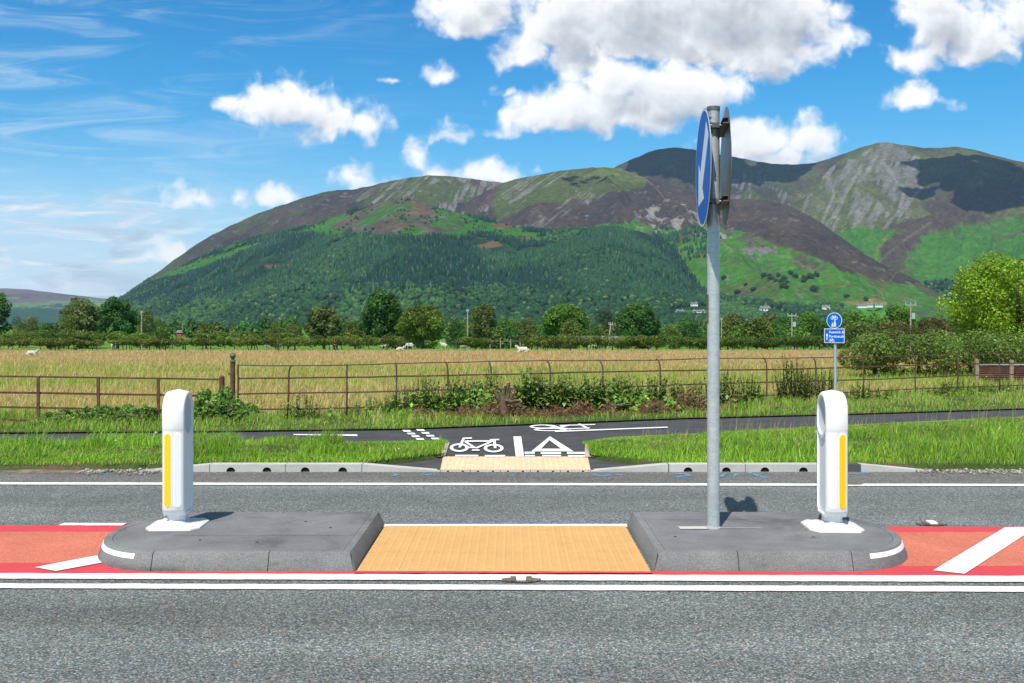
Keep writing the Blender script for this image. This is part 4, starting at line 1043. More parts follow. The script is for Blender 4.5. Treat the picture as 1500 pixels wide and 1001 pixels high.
T(561, 38, 415, 165, 'dark', 'tallest dark green tree in the middle of the tree row', 14, n=8500, leaf=.5, nl=28, lr=(.2, .32), taper=.1)
T(618, 42, 441, 96, 'hawthorn', 'spreading hawthorn standing in the hedge beside the tallest dark tree', 15, n=8000, leaf=.22, nl=30, lr=(.16, .3), basef=.08, taper=.3)
T(670, 17, 462, 160, 'deep', 'dark green thicket between the hawthorn and the second utility pole', 16, n=2400)
T(708, 22, 437, 180, 'olive', 'tall olive tree beside the second utility pole', 17, n=4600, nl=20, lr=(.2, .36), basef=.12, taper=.05)
T(742, 20, 464, 215, 'bright', 'low fresh green tree right of the tall olive tree', 18, n=2600)
T(772, 18, 461, 225, 'olive', 'low olive tree left of the bright round tree', 19, n=2600)
T(829, 38, 439, 180, 'bright', 'bright yellow green round tree with a wide crown', 20, n=7500, leaf=.5, nl=26, lr=(.2, .34), taper=.05, basef=.05)
T(836, 18, 463, 150, 'olive', 'small brownish tree in front of the bright round tree', 21, n=3000)
T(886, 15, 446, 230, 'pine', 'thin dark pine behind the leaning pole', 22, n=2200, taper=.5, basef=.15)
T(872, 13, 470, 165, 'deep', 'low green bush left of the leaning pole', 44, n=1800)
T(934, 35, 440, 165, 'dark', 'dark green dome shaped tree left of the tall sign post', 23, n=7500, leaf=.46, nl=26, lr=(.2, .34), taper=.1, basef=.06)
T(912, 13, 478, 140, 'deep', 'little bush under the dark dome shaped tree', 45, n=1600)
T(983, 18, 470, 150, 'hawthorn', 'yellow green bush right of the dark dome shaped tree', 24, n=2600)
T(1010, 18, 466, 185, 'deep', 'green tree between the dome shaped tree and the tall sign post', 25, n=2600)
T(1072, 22, 458, 230, 'olive', 'rounded olive tree just right of the tall sign post', 26, n=3400)
T(1108, 28, 462, 190, 'hawthorn', 'wide yellowish tree left of the pole with the cross arm', 27, n=4200, nl=20, lr=(.22, .36))
T(1150, 20, 458, 260, 'deep', 'green tree behind the pole with the cross arm', 28, n=2800)
T(1185, 22, 452, 250, 'bright', 'mid green tree left of the small blue cycle sign', 29, n=3000)
T(1205, 18, 466, 190, 'deep', 'dark tree behind the blue direction panel', 30, n=2600)
T(1250, 26, 452, 240, 'bright', 'wide green tree right of the small blue cycle sign', 31, n=3400)
T(1262, 26, 470, 150, 'olive', 'low olive thicket above the left end of the big hedge', 32, n=3000)
T(1318, 26, 440, 230, 'bright', 'tall green tree left of the rightmost utility pole', 33, n=4200, nl=18)
T(1310, 34, 467, 110, 'brown', 'brownish thicket rising behind the big hedge', 34, n=4200, leaf=.24, nl=22, lr=(.2, .34))
T(1368, 30, 460, 115, 'brown', 'reddish brown thicket right of the rightmost utility pole', 35, n=4200, leaf=.24, nl=22, lr=(.2, .34))
T(1492, 118, 356, 43, 'lime', 'large yellow green tree behind the hedge on the right', 36, n=30000, leaf=.125, nl=56, lr=(.13, .27), basef=.06, taper=.1, jit=.8, inner=.3)
T(1640, 60, 430, 60, 'deep', 'green tree past the right edge of the photo', 37, n=2500)
T(-120, 50, 440, 150, 'deep', 'green tree past the left edge of the photo', 38, n=2500)

# far woods on the valley floor read as one mass
def woods(name, px0, px1, top0, top1, d0, d1, n, leaf, kinds, seed, label):
    r = random.Random(seed); Vs = []; Qs = []; Cs = []; off = 0
    for kd in kinds:
        L = []
        for i in range(int((px1 - px0) / 13 / len(kinds)) + 2):
            d = r.uniform(d0, d1); q = r.uniform(px0, px1); top = r.uniform(top0, top1); zb = float(zg(d)); x = at(q, d)[0]; h = zat(top, d) - zb; R = h * r.uniform(.32, .55)
            L += [(x + ox * R * .5, d + oy * R * .5, zb + h * hz, R * .62, R * .62, h * hs) for ox, oy, hz, hs in ((0, 0, .62, .38), (-.9, .2, .42, .36), (.9, -.2, .4, .36), (r.uniform(-.5, .5), -.8, .33, .33))]
        V, Q, C = leafcloud(L, n // len(kinds), leaf, seed + len(Vs), PAL[kd], inner=.1, jit=.4)
        Vs.append(V); Qs.append(Q + off); Cs.append(C); off += len(V)
    o = link(name, raw_mesh(name, np.concatenate(Vs), np.concatenate(Qs), None, np.concatenate(Cs)), M['leaf']); tag(o, label, kind='stuff')
woods('valley_woods', -160, 380, 468, 480, 320, 620, 16000, 1.5, ['deep', 'olive', 'dark'], 51, 'far valley woods on the left')
woods('valley_woods', 380, 1060, 462, 478, 300, 520, 22000, 1.3, ['deep', 'bright', 'olive', 'dark'], 52, 'far valley woods in the middle')
woods('valley_woods', 1040, 1700, 456, 476, 280, 480, 24000, 1.2, ['deep', 'bright', 'olive', 'brown'], 53, 'far valley woods on the right')
woods('field_trees', 560, 1060, 474, 486, 185, 240, 16000, .7, ['deep', 'olive', 'hawthorn'], 55, 'bushy tree belt behind the field hedge in the middle')
woods('field_trees', 1060, 1420, 466, 482, 175, 235, 16000, .65, ['deep', 'olive', 'bright'], 56, 'bushy tree belt behind the field hedge on the right')
woods('field_trees', -140, 250, 476, 487, 205, 260, 9000, .7, ['deep', 'olive', 'bright'], 57, 'bushy tree belt behind the field hedge on the left')
woods('valley_woods', 240, 330, 478, 484, 500, 640, 3000, 1.5, ['deep', 'olive'], 54, 'low far copse behind the red shed')

# hedges
def hedge(px0, px1, top, bot, d, depth, label, seed, n, leaf, kinds, name='hedge', gap=.28, stems=True, wob=.12, group='hedges along the field'):
    r = random.Random(seed); zb = float(zg(d)) if d > 68 else 0.0; x0, x1 = at(px0, d)[0], at(px1, d)[0]; h = zat(top, d) - zb; b = zat(bot, d) - zb
    o = empty(name, ((x0 + x1) / 2, d, zb)); tag(o, label, 'hedge', group); L = []
    m = max(3, int((x1 - x0) / (h * .45)))
    for i in range(m):
        x = x0 + (x1 - x0) * (i + .5) / m - o.location.x; hh = h * (1 + r.uniform(-wob, wob)); lo = b + h * r.uniform(-.02, .14)
        L.append((x, r.uniform(-.15, .15) * depth, (hh + lo) / 2, h * .38, depth * .5, max(.1, (hh - lo) / 2)))
        if r.random() < .5: L.append((x + r.uniform(-.3, .3) * h, -depth * .3, lo + (hh - lo) * r.uniform(.25, .7), h * .28, depth * .3, (hh - lo) * .28))
    if stems and leaf > .1: n = int(n * 1.9); L = [(a, b_, c, d_ * 1.15, e, f_ * 1.12) for a, b_, c, d_, e, f_ in L]
    V, Q, C = leafcloud(L, n, leaf, seed, sum([PAL[k] for k in kinds], []), inner=.15, jit=.7)
    link('foliage', raw_mesh('foliage', V, Q, None, C), M['leaf'], o)
    if stems:
        for i in range(max(3, int(m * .9))):
            mb = MB()
            x = x0 + (x1 - x0) * r.random() - o.location.x; ln = r.uniform(-.25, .25)
            mb.tube([(x, 0, -.1), (x + ln * .4, r.uniform(-.1, .1), b * .7), (x + ln, r.uniform(-.2, .2), b + (h - b) * .5)], [h * .045, h * .035, h * .02], 5)
            mb.build('stem', M['bark'], o)
    return o
H_ = hedge
H_(-160, -5, 497, 508, 67.5, 1.2, 'clipped field hedge running out past the left edge', 61, 2600, .11, ['hedge'])
H_(-4, 147, 497, 507, 67.5, 1.2, 'clipped field hedge standing on bare stems, nearest the left edge', 62, 3600, .11, ['hedge'])
H_(167, 244, 497, 506, 67.8, 1.2, 'short clipped hedge piece just left of the ball-topped gatepost in line with the pole', 63, 2400, .11, ['hedge'])
H_(238, 345, 496, 507, 68.2, 1.2, 'ragged hedge piece behind the ball-topped gatepost', 64, 2900, .11, ['hedge'])
H_(345, 470, 494, 508, 67.5, 1.2, 'dense hedge piece below the domed grey willow', 65, 3600, .11, ['hedge', 'hawthorn'])
H_(470, 590, 494, 507, 67.5, 1.2, 'dense hedge piece below the tallest dark tree', 66, 3600, .11, ['hedge', 'hawthorn'])
H_(668, 714, 494, 508, 69, 1.2, 'isolated short hedge piece below the second utility pole', 67, 1800, .11, ['hedge', 'hawthorn'])
H_(766, 972, 493, 507, 68, 1.3, 'long thick hedge piece left of the tall sign post', 68, 6000, .11, ['hedge', 'hawthorn'])
H_(984, 1085, 494, 508, 67.5, 1.3, 'hedge piece crossing behind the tall sign post', 69, 3400, .11, ['hedge', 'dark'])
H_(1088, 1236, 494, 508, 67.5, 1.3, 'hedge piece between the sign post and the small blue cycle sign', 70, 4400, .11, ['hedge', 'dark'])
H_(1258, 1660, 485, 541, 33.5, 2.6, 'big overgrown hedge behind the fence on the right', 71, 26000, .085, ['hedge', 'bramble', 'bramble'], wob=.08)
H_(1246, 1300, 505, 546, 33, 2.0, 'drooping leafy end of the big overgrown hedge', 72, 5000, .08, ['hedge', 'hawthorn'], wob=.1)
H_(1290, 1640, 536, 556, 34.5, 2.0, 'shady undergrowth below the big overgrown hedge', 73, 7000, .085, ['dark', 'hedge'], stems=False)
H_(-160, 145, 486, 497, 120, 3, 'taller rough hedge beyond the clipped one on the left', 74, 4500, .24, ['hawthorn', 'olive'], stems=False)
H_(140, 240, 488, 500, 118, 3, 'rough hedge with bright bushes left of the red shed', 75, 2600, .24, ['bright', 'olive'], stems=False)
H_(285, 440, 487, 497, 116, 3, 'rough hedge in front of the green meadow', 76, 3000, .24, ['hawthorn', 'olive'], stems=False)

# ================================================================ plants along the fence
def leaf_quads(P, D, Nn, L_, W_):
    S = np.cross(D, Nn); S /= np.linalg.norm(S, axis=1, keepdims=True) + 1e-9
    L_ = L_[:, None]; W_ = W_[:, None]
    return np.stack([P, P + D * L_ * .45 + S * W_ / 2, P + D * L_, P + D * L_ * .45 - S * W_ / 2], 1).reshape(-1, 3)
def weed_patch(name, px0, px1, topf, dens, label, seed, leafl=(.06, .12), kind='nettle', cat='weeds', dep=.7, dy=.0, group='plants along the fence', spiky=.3, hmin=.55):
    r = np.random.default_rng(seed); xs0, xs1 = at(px0, fy(px0))[0], at(px1, fy(px1))[0]; n = int(dens * (xs1 - xs0) * (2.3 if name == 'nettle_bed' else 1.8))
    cx = (xs0 + xs1) / 2; cy = fy((px0 + px1) / 2)
    o = empty(name, (cx, cy, 0)); tag(o, label, cat, group)
    mb = MB(); P = []; D = []; N = []; LL = []
    for i in range(n):
        x = r.uniform(xs0, xs1); y0 = float(fl_(x)) + dy + r.uniform(-.35 * dep, dep * .65); px = CX + x / y0 * F
        h = max(.12, zat(topf(px), y0)) * (r.uniform(hmin, .95) if r.random() > spiky * .25 else r.uniform(.9, 1.08))
        lx, ly = r.uniform(-.18, .18, 2) * h
        pts = [(x - cx, y0 - cy, 0), (x - cx + lx * .4, y0 - cy + ly * .4, h * .5), (x - cx + lx, y0 - cy + ly, h)]
        mb.tube(pts, [.007, .006, .003], 4, cap=False, c=(.10, .10, .035))
        m = int(5 + h * 16); a0 = r.uniform(0, 6.28)
        for j in range(m):
            s = (j + .6) / m; a = a0 + (j // 2) * PI / 2 + (j % 2) * PI + r.uniform(-.3, .3)
            P.append((x - cx + lx * s * s, y0 - cy + ly * s * s, h * (.12 + .88 * s))); tilt = r.uniform(-1.1, .05)
            D.append((math.cos(a) * math.cos(tilt), math.sin(a) * math.cos(tilt), math.sin(tilt))); N.append((-math.cos(a) * math.sin(tilt) + r.uniform(-.3, .3), r.uniform(-.3, .3), 1)); LL.append(r.uniform(*leafl) * (1.15 - .6 * s * s))
    P, D, N, LL = map(np.array, (P, D, N, LL)); D /= np.linalg.norm(D, axis=1, keepdims=True)
    V = leaf_quads(P, D, N, LL, LL * .62); k = len(P)
    c = pal(k, PAL[kind], r, .22)
    link('leaves', raw_mesh('leaves', V, np.arange(k)[:, None] * 4 + np.array([[0, 1, 2, 3]]), None, np.repeat(c, 4, axis=0)), M['leaf_gloss'], o)
    mb.build('stems', M['leaf'], o)
    return o
def mound(name, px0, px1, topf, d_off, label, seed, n, leaf=.062, kind='bramble', depth=.7):
    r = random.Random(seed); x0, x1 = at(px0, fy(px0) + d_off)[0], at(px1, fy(px1) + d_off)[0]; y = fy((px0 + px1) / 2) + d_off
    o = empty(name, ((x0 + x1) / 2, y, 0)); tag(o, label, 'bramble bush', 'plants along the fence'); L = []
    m = max(4, int((x1 - x0) / .16))
    for i in range(m):
        px = px0 + (px1 - px0) * (i + .5) / m; h = max(.1, zat(topf(px), y)) * r.uniform(.66, 1.1); x = x0 + (x1 - x0) * (i + .5) / m - o.location.x
        L.append((x, r.uniform(-.3, .3) * depth, h * .5, r.uniform(.12, .2), depth * .4, h * .48)); q_ = r.uniform(0, .9); L.append((x + r.uniform(-.12, .12), r.uniform(-.3, .2) * depth, h * (.75 + .35 * q_), .05, .05, h * .14)); L.append((x + r.uniform(-.1, .1), -depth * .35, h * r.uniform(.2, .6), .15, .18, h * .25))
    V, Q, C = leafcloud(L, n, leaf, seed, PAL[kind], inner=.3, jit=1.0, aspect=.7)
    link('leaves', raw_mesh('leaves', V, Q, None, C), M['leaf_gloss'], o)
    mb = MB()
    for i in range(m):
        l = L[3 * i]; mb.tube([(l[0], 0, 0), (l[0] + r.uniform(-.2, .2), r.uniform(-.2, .2), l[2] * 1.2), (l[0] + r.uniform(-.35, .35), r.uniform(-.3, .3), l[2] * 2.1)], [.008, .006, .003], 4)
    mb.build('stems', M['bark'], o)
I = lambda *p: (lambda q: float(np.interp(q, [a for a, b in p], [b for a, b in p])))
mound('bramble_bush', 52, 236, I((50, 612), (70, 602), (110, 594), (150, 592), (200, 598), (236, 600)), -.25, 'low spreading bramble under the straight rusty fence', 81, 13000)
mound('bramble_bush', 276, 382, I((276, 590), (300, 572), (325, 560), (350, 566), (365, 590), (382, 606)), -.12, 'taller bramble climbing the ball-topped gatepost', 82, 10500)
weed_patch('thistle_clump', 405, 470, I((405, 590), (440, 572), (452, 562), (470, 590)), 16, 'sparse thistles between the first uprights right of the gatepost', 83)
weed_patch('thistle_clump', 478, 560, I((478, 592), (520, 585), (540, 575), (560, 585)), 18, 'short weeds left of the nettles at the bending fence', 84)
weed_patch('nettle_bed', 560, 700, I((560, 580), (600, 558), (625, 540), (640, 552), (665, 543), (680, 536), (700, 545)), 44, 'tall nettles growing through the fence left of the stump', 85)
weed_patch('nettle_bed', 692, 735, I((692, 552), (710, 533), (722, 530), (735, 545)), 46, 'tallest nettle spires right beside the stump', 86)
weed_patch('nettle_bed', 752, 880, I((752, 550), (785, 526), (790, 543), (830, 541), (870, 543), (880, 546)), 60, 'thick leafy nettle bank right of the stump', 87, leafl=(.08, .15))
weed_patch('nettle_bed', 880, 1000, I((880, 550), (910, 543), (940, 550), (975, 541), (1000, 560)), 42, 'nettle bank ending near the tall sign post', 88, leafl=(.08, .14))
weed_patch('nettle_bed', 1008, 1115, I((1008, 552), (1030, 548), (1066, 530), (1075, 546), (1100, 544), (1115, 552)), 34, 'nettles just right of the tall sign post', 89)
weed_patch('dock_clump', 1140, 1180, I((1140, 536), (1150, 520), (1165, 515), (1180, 534)), 50, 'tall dark dock spires left of the small cycle sign', 90, leafl=(.05, .1), kind='hedge')
weed_patch('dock_clump', 1180, 1222, I((1180, 538), (1200, 536), (1210, 530), (1222, 545)), 40, 'shorter dock spires touching the small cycle sign post', 91, leafl=(.05, .1), kind='hedge')
weed_patch('weed_clump', 1240, 1330, I((1240, 572), (1262, 548), (1290, 568), (1330, 560)), 20, 'thin weeds at the fence below the drooping hedge end', 92)
weed_patch('weed_clump', 1340, 1440, I((1340, 566), (1370, 556), (1400, 552), (1440, 560)), 22, 'weeds at the fence in front of the big hedge', 93)
weed_patch('weed_clump', 1440, 1600, I((1440, 562), (1480, 556), (1600, 556)), 20, 'weeds in front of the corrugated sheet barrier', 94)
mound('ivy_patch', 780, 990, I((780, 566), (830, 560), (900, 562), (990, 580)), .15, 'dense low leaves filling the foot of the nettle banks', 95, 6500, .1, 'nettle', .5)
mound('ivy_patch', 590, 730, I((590, 590), (650, 572), (730, 566)), .15, 'dense low leaves left of the stump', 96, 4200, .1, 'nettle', .5)

# cut stump with orange saw faces
y = fy(738) - .42; x = at(738, y)[0]; o = empty('tree_stump', (x, y, 0)); tag(o, 'sawn tree stump with orange cut ends tangled in the fence', 'tree stump')
k = y / F; r = random.Random(77); mb = MB(); cuts = []
mb.tube([(.02, 0, -.05), (0, 0, .12), (-.02, .0, .30), (.0, .0, .42)], [.15, .085, .07, .05], 10)
for bx_, bz, rr in ((-14, 570, .036), (7, 561, .042), (2, 565, .03), (14, 576, .03), (24, 586, .034), (-7, 575, .026), (-20, 588, .026), (18, 570, .022), (-10, 582, .02), (10, 568, .022)):
    e = Vector((bx_ * k, r.uniform(-.12, .05), zat(bz, y))); s0 = Vector((0, 0, r.uniform(.12, .36))); md = (e + s0) / 2 + Vector((r.uniform(-.03, .03), 0, -.03))
    mb.tube([s0, md, e], [rr * 1.2, rr, rr * .8], 8); cuts.append((e, (e - md).normalized(), rr * .8))
mb.build('trunk', M['stump_bark'], o, smooth='auto')
for e, d, rr in cuts[:5]:
    c = MB(); c.tube([e, e + d * .012], rr * .96, 10); c.build('saw_cut', M['cut'], o)
# dead bracken and twigs
def debris(n, x0, x1, hgt, seed, size=(.035, .12), spread=.45):
    r = np.random.default_rng(seed); P = np.stack([r.uniform(x0, x1, n), r.normal(0, spread, n), r.random(n) ** 1.5 * hgt], 1)
    D = r.standard_normal((n, 3)) * np.array([1, 1, .6]); D /= np.linalg.norm(D, axis=1, keepdims=True); N = r.standard_normal((n, 3)); L_ = r.uniform(*size, n)
    c = pal(n, [(.20, .105, .055), (.27, .155, .09), (.12, .062, .034), (.34, .22, .13)], r, .2)
    return leaf_quads(P, D, N, L_, L_ * r.uniform(.08, .26, n)), np.arange(n)[:, None] * 4 + np.array([[0, 1, 2, 3]]), np.repeat(c, 4, axis=0)
for px0, px1, hg, n, lb_ in ((700, 735, .36, 1500, 'heap of dead brown bracken at the left foot of the stump'), (738, 772, .30, 1300, 'heap of dead brown bracken at the right foot of the stump'), (880, 905, .26, 800, 'small heap of dead bracken below the nettles left of the sign post'), (975, 1035, .42, 2200, 'heap of dead twigs and bracken behind the tall sign post')):
    y = fy((px0 + px1) / 2) - .35; x = at((px0 + px1) / 2, y)[0]; w = (px1 - px0) / F * y / 2
    o = tag(empty('bracken_heap', (x, y, 0)), lb_, 'bracken heap', 'heaps of dead bracken')
    r = np.random.default_rng(n); V, Q, C = debris(n, -1, 1, 1, n); 
    V = V.reshape(-1, 4, 3); ctr = V[:, :1, :]; off = V - ctr; rad = np.clip(1 - ctr[:, :, 0:1] ** 2, .02, 1)
    ctr = np.concatenate([ctr[:, :, 0:1] * w * 1.15, ctr[:, :, 1:2] * .4, ctr[:, :, 2:3] * hg * rad], 2)
    link('fronds', raw_mesh('fronds', (ctr + off).reshape(-1, 3), Q, None, C), M['leaf'], o)
    mb = MB(); rr = random.Random(n)
    for i in range(7):
        a = rr.uniform(0, PI); mb.tube([(rr.uniform(-w, w), rr.uniform(-.1, .1), .02), (rr.uniform(-w, w) + math.cos(a) * .15, 0, hg * .7), (rr.uniform(-w, w) + math.cos(a) * .4, rr.uniform(-.1, .1), hg * rr.uniform(.7, 1.25))], [.012, .009, .004], 5)
    mb.build('twigs', M['old_wood'], o)
n = 17000; r = np.random.default_rng(99); V, Q, C = debris(n, -1.8, 4.5, .15, 98, (.035, .12), .0)
V = V.reshape(-1, 4, 3); xx = V[:, 0, 0]; V[:, :, 1] += (fl_(xx) - .42 + .26 * r.standard_normal(n))[:, None]; V[:, :, 2] *= (.35 + 1.3 * sstep(.35, .65, fbm(xx * 2.2, xx * 0, 3, 6)))[:, None]; V[:, :, 2] += .015
tag(link('bracken_litter', raw_mesh('bracken_litter', V.reshape(-1, 3), Q, None, C), M['leaf']), kind='stuff')['label'] = 'dead brown bracken strewn along the foot of the fence'

# ================================================================ poles, sheep, sheds, houses
def pole(px, top, d, label, arm=0, lean=0, trans=False):
    zb = float(zg(d)); x = at(px, d)[0]; h = zat(top, d) - zb; o = empty('utility_pole', (x, d, zb)); tag(o, label, 'utility pole', 'utility poles in the fields')
    rr = max(.12, .55 * d / F); mb = MB(); mb.tube([(0, 0, -.3), (lean * h, 0, h)], [rr, rr * .75], 8); mb.build('pole', M['pole_wood'], o, smooth='auto')
    if arm:
        w = arm / F * d; mb = MB(); mb.box(-w + lean * h, w + lean * h, -.09, .09, h - .05 - .10, h + .02); mb.build('cross_arm', M['pole_wood'], o)
        for i in (-.9, 0, .9): mb = MB(); mb.tube([(w * i + lean * h, 0, h), (w * i + lean * h, 0, h + .3)], .06, 6); mb.build('insulator', M['galv'], o)
    if trans:
        mb = MB(); mb.box(.1, .55, -.2, .2, h * .72, h * .84); mb.build('transformer', M['galv'], o)
pole(207.5, 458, 170, 'plain thin pole beside the big deep green tree on the left', 1.5)
pole(685, 456, 160, 'plain pole beside the tall olive tree', 1.5)
pole(889, 475, 150, 'leaning short pole left of the dark dome shaped tree', 3, .12)
pole(1160, 462, 150, 'pole with a wide cross arm and box left of the small cycle sign', 6.5, 0, True)
pole(1334, 446.5, 140, 'tall pole with a wide cross arm behind the big hedge', 8, 0, True)
pole(1057, 468, 200, 'thin pole just right of the tall sign post', 1.5)

def skin_mesh(name, verts, edges, rads):
    me = bpy.data.meshes.new(name); me.from_pydata(verts, edges, []); o = bpy.data.objects.new(name, me); COL.objects.link(o)
    s = o.modifiers.new('skin', 'SKIN'); s.use_smooth_shade = True
    for v, rr in zip(me.skin_vertices[0].data, rads): v.radius = rr if isinstance(rr, tuple) else (rr, rr)
    me.skin_vertices[0].data[0].use_root = True
    b = o.modifiers.new('sub', 'SUBSURF'); b.levels = b.render_levels = 1
    dg = bpy.context.evaluated_depsgraph_get(); m2 = bpy.data.meshes.new_from_object(o.evaluated_get(dg)); bpy.data.objects.remove(o); bpy.data.meshes.remove(me); return m2
def sheep_mesh(pose):
    z = {'stand': .52, 'graze': .52, 'lie': .24}[pose]
    V = [(0, 0, z), (.28, 0, z + .02), (-.30, 0, z), (.45, 0, z + .06), (-.44, 0, z - .02)]; R = [(.23, .24), (.22, .23), (.21, .22), .14, .11]; E = [(0, 1), (1, 3), (0, 2), (2, 4)]
    if pose == 'graze': V += [(.58, 0, z - .12), (.64, 0, z - .34), (.70, 0, z - .46)]
    else: V += [(.56, 0, z + .22), (.62, 0, z + .30), (.76, 0, z + .24)]
    R += [.10, .085, .05]; E += [(3, 5), (5, 6), (6, 7)]
    for s in (-1, 1): V.append((V[6][0] - .03, s * .13, V[6][2] + .04)); R.append(.025); E.append((6, len(V) - 1))
    if pose != 'lie':
        for bx_, i in ((.30, 1), (-.30, 2)):
            for s in (-1, 1):
                n = len(V); V += [(bx_, s * .12, z - .2), (bx_ + .01, s * .12, .24), (bx_, s * .12, .02)]; R += [.075, .04, .032]; E += [(i, n), (n, n + 1), (n + 1, n + 2)]
    else:
        for bx_, i in ((.34, 1), (-.22, 2)):
            for s in (-1, 1): n = len(V); V += [(bx_ + .06, s * .2, .07), (bx_ + .22, s * .2, .05)]; R += [.07, .04]; E += [(i, n), (n, n + 1)]
    return skin_mesh('sheep', V, E, R)
SM = {p: sheep_mesh(p) for p in ('stand', 'graze', 'lie')}
for px, py, d, pose, rz, sc, label in (
    (45, 0, 60, 'lie', .2, 1.0, 'white sheep lying in the tan grass near the left edge'),
    (768, 0, 61, 'lie', 3.0, 1.25, 'large white sheep lying in the tan grass near the middle'),
    (585, 0, 64, 'lie', .5, .9, 'sheep lying just in front of the hedge below the tallest dark tree'),
    (563, 0, 74, 'stand', .3, 1, 'sheep half hidden behind the hedge below the tallest dark tree'),
    (601, 0, 76, 'graze', 3.3, 1, 'sheep grazing in the gap left of the hawthorn trunk'),
    (651, 0, 78, 'stand', 2.6, 1, 'sheep standing in the gap right of the hawthorn'),
    (679, 0, 72, 'graze', .2, 1.1, 'white sheep grazing beside the isolated short hedge piece'),
    (393, 0, 76, 'stand', 2.9, 1, 'left one of two sheep behind the hedge right of the gatepost'),
    (409, 0, 77, 'stand', .3, 1, 'right one of two sheep behind the hedge right of the gatepost'),
    (489, 0, 75, 'graze', .1, 1, 'sheep behind the hedge under the grey willow'),
    (1206, 0, 72, 'stand', .4, 1.1, 'sheep standing at the hedge end beside the small cycle sign'),
    (165, 0, 74, 'stand', 1.9, 1, 'sheep looking out of the gap in the clipped hedge on the left'),
    (870, 0, 80, 'graze', 3.0, 1, 'sheep glimpsed under the long thick hedge piece')):
    o = link('sheep', SM[pose], M['wool']); d = {60: 55, 61: 61, 64: 65}.get(d, d); sc *= .62; o.location = (at(px, d)[0], d, float(zg(d)) + .02 if d > 68 else .04); o.rotation_euler = (0, 0, rz); o.scale = (sc,) * 3
    tag(o, label, 'sheep', 'sheep in the fields')
# wire fence posts in the gap of the hedge
for i, q in enumerate((718, 733, 748, 762)):
    o = empty('fence_post', (at(q, 70)[0], 70, 0)); mb = MB(); mb.box(-.04, .04, -.04, .04, -.3, .75 + .08 * (i % 2)); mb.build('stake', M['old_wood'], o, bevel=.01)
    mb = MB(); mb.tube([(-.35, 0, .6), (.35, 0, .6)], .008, 4); mb.build('wire', M['galv'], o)
    tag(o, ('first', 'second', 'third', 'last')[i] + ' wooden stake counted from the left in the hedge gap left of the long hedge', 'post', 'stakes in the hedge gap')
o = empty('fence_post', (at(166.5, 67.6)[0], 67.6, 0)); mb = MB(); mb.box(-.06, .06, -.06, .06, -.2, .62); mb.build('stake', M['old_wood'], o, bevel=.01); mb = MB(); mb.box(-.07, .07, -.07, .07, .62, .66); mb.build('cap', M['old_wood'], o)
tag(o, 'pale stake in the gap of the clipped hedge on the left', 'post')
# dry stone wall behind the long hedge
d = 130; x0, x1 = at(842, d)[0], at(906, d)[0]; zb = float(zg(d)); o = empty('stone_wall', ((x0 + x1) / 2, d, zb)); tag(o, 'length of grey dry stone wall above the long thick hedge', 'wall')
mb = MB(); r = random.Random(5)
for lev in range(2):
    xx = x0
    while xx < x1: w = r.uniform(.4, .8); mb.box(xx + .01 - o.location.x, xx + w - o.location.x, -.3, .3 + r.uniform(-.05, .05), zat(500, d) - zb + lev * .33 - .2, zat(500, d) - zb + lev * .33 + .12 + r.uniform(-.03, .03)); xx += w
mb.build('courses', M['stone'], o)
mb = MB(); xx = x0
while xx < x1: w = r.uniform(.3, .5); mb.box(xx + .01 - o.location.x, xx + w - o.location.x, -.33, .33, zat(500, d) - zb + .46, zat(500, d) - zb + .6 + r.uniform(0, .1)); xx += w
mb.build('coping', M['stone'], o)
# red shed
def house(name, x, y, z, w, dep, h, roof, wm, label, rz=0, cat='house', win=2, chim=True, group=None):
    o = empty(name, (x, y, z), rz); tag(o, label, cat, group)
    mb = MB(); mb.box(-w / 2, w / 2, -dep / 2, dep / 2, -h, h); mb.add([(-w / 2, -dep / 2, h), (-w / 2, dep / 2, h), (-w / 2, 0, h + roof * .93), (w / 2, -dep / 2, h), (w / 2, dep / 2, h), (w / 2, 0, h + roof * .93)], T=[(0, 1, 2), (3, 5, 4)]); mb.build('walls', M[wm], o)
    e = w * .03 + .1; mb = MB()
    for s in (-1, 1): mb.add([(-w / 2 - e, s * (dep / 2 + e), h - .1), (w / 2 + e, s * (dep / 2 + e), h - .1), (w / 2 + e, 0, h + roof), (-w / 2 - e, 0, h + roof)], [(0, 1, 2, 3)])
    ro = mb.build('roof', M['slate'], o); sd = ro.modifiers.new('thick', 'SOLIDIFY'); sd.thickness = .15; sd.offset = 1
    if chim:
        for s in (-.38, .38): mb = MB(); mb.box(w * s - .5, w * s + .5, -.4, .4, h + roof * .6, h + roof + 1.1); mb.build('chimney', M[wm], ro)
    for i in range(win):
        xx = -w / 2 + w * (i + .5) / win; mb = MB(); mb.box(xx - w * .08, xx + w * .08, -dep / 2 - .05, -dep / 2 + .05, h * .35, h * .72); mb.build('window', M['glass'], o)
    return o
d = 400; house('shed', at(268, d)[0], d, float(zg(d)), 4.2, 3, 1.7, .9, 'red_wood', 'small red shed with a grey roof in the green meadow on the left', .1, 'shed', 1, False)
HAZE = 3.6e-5
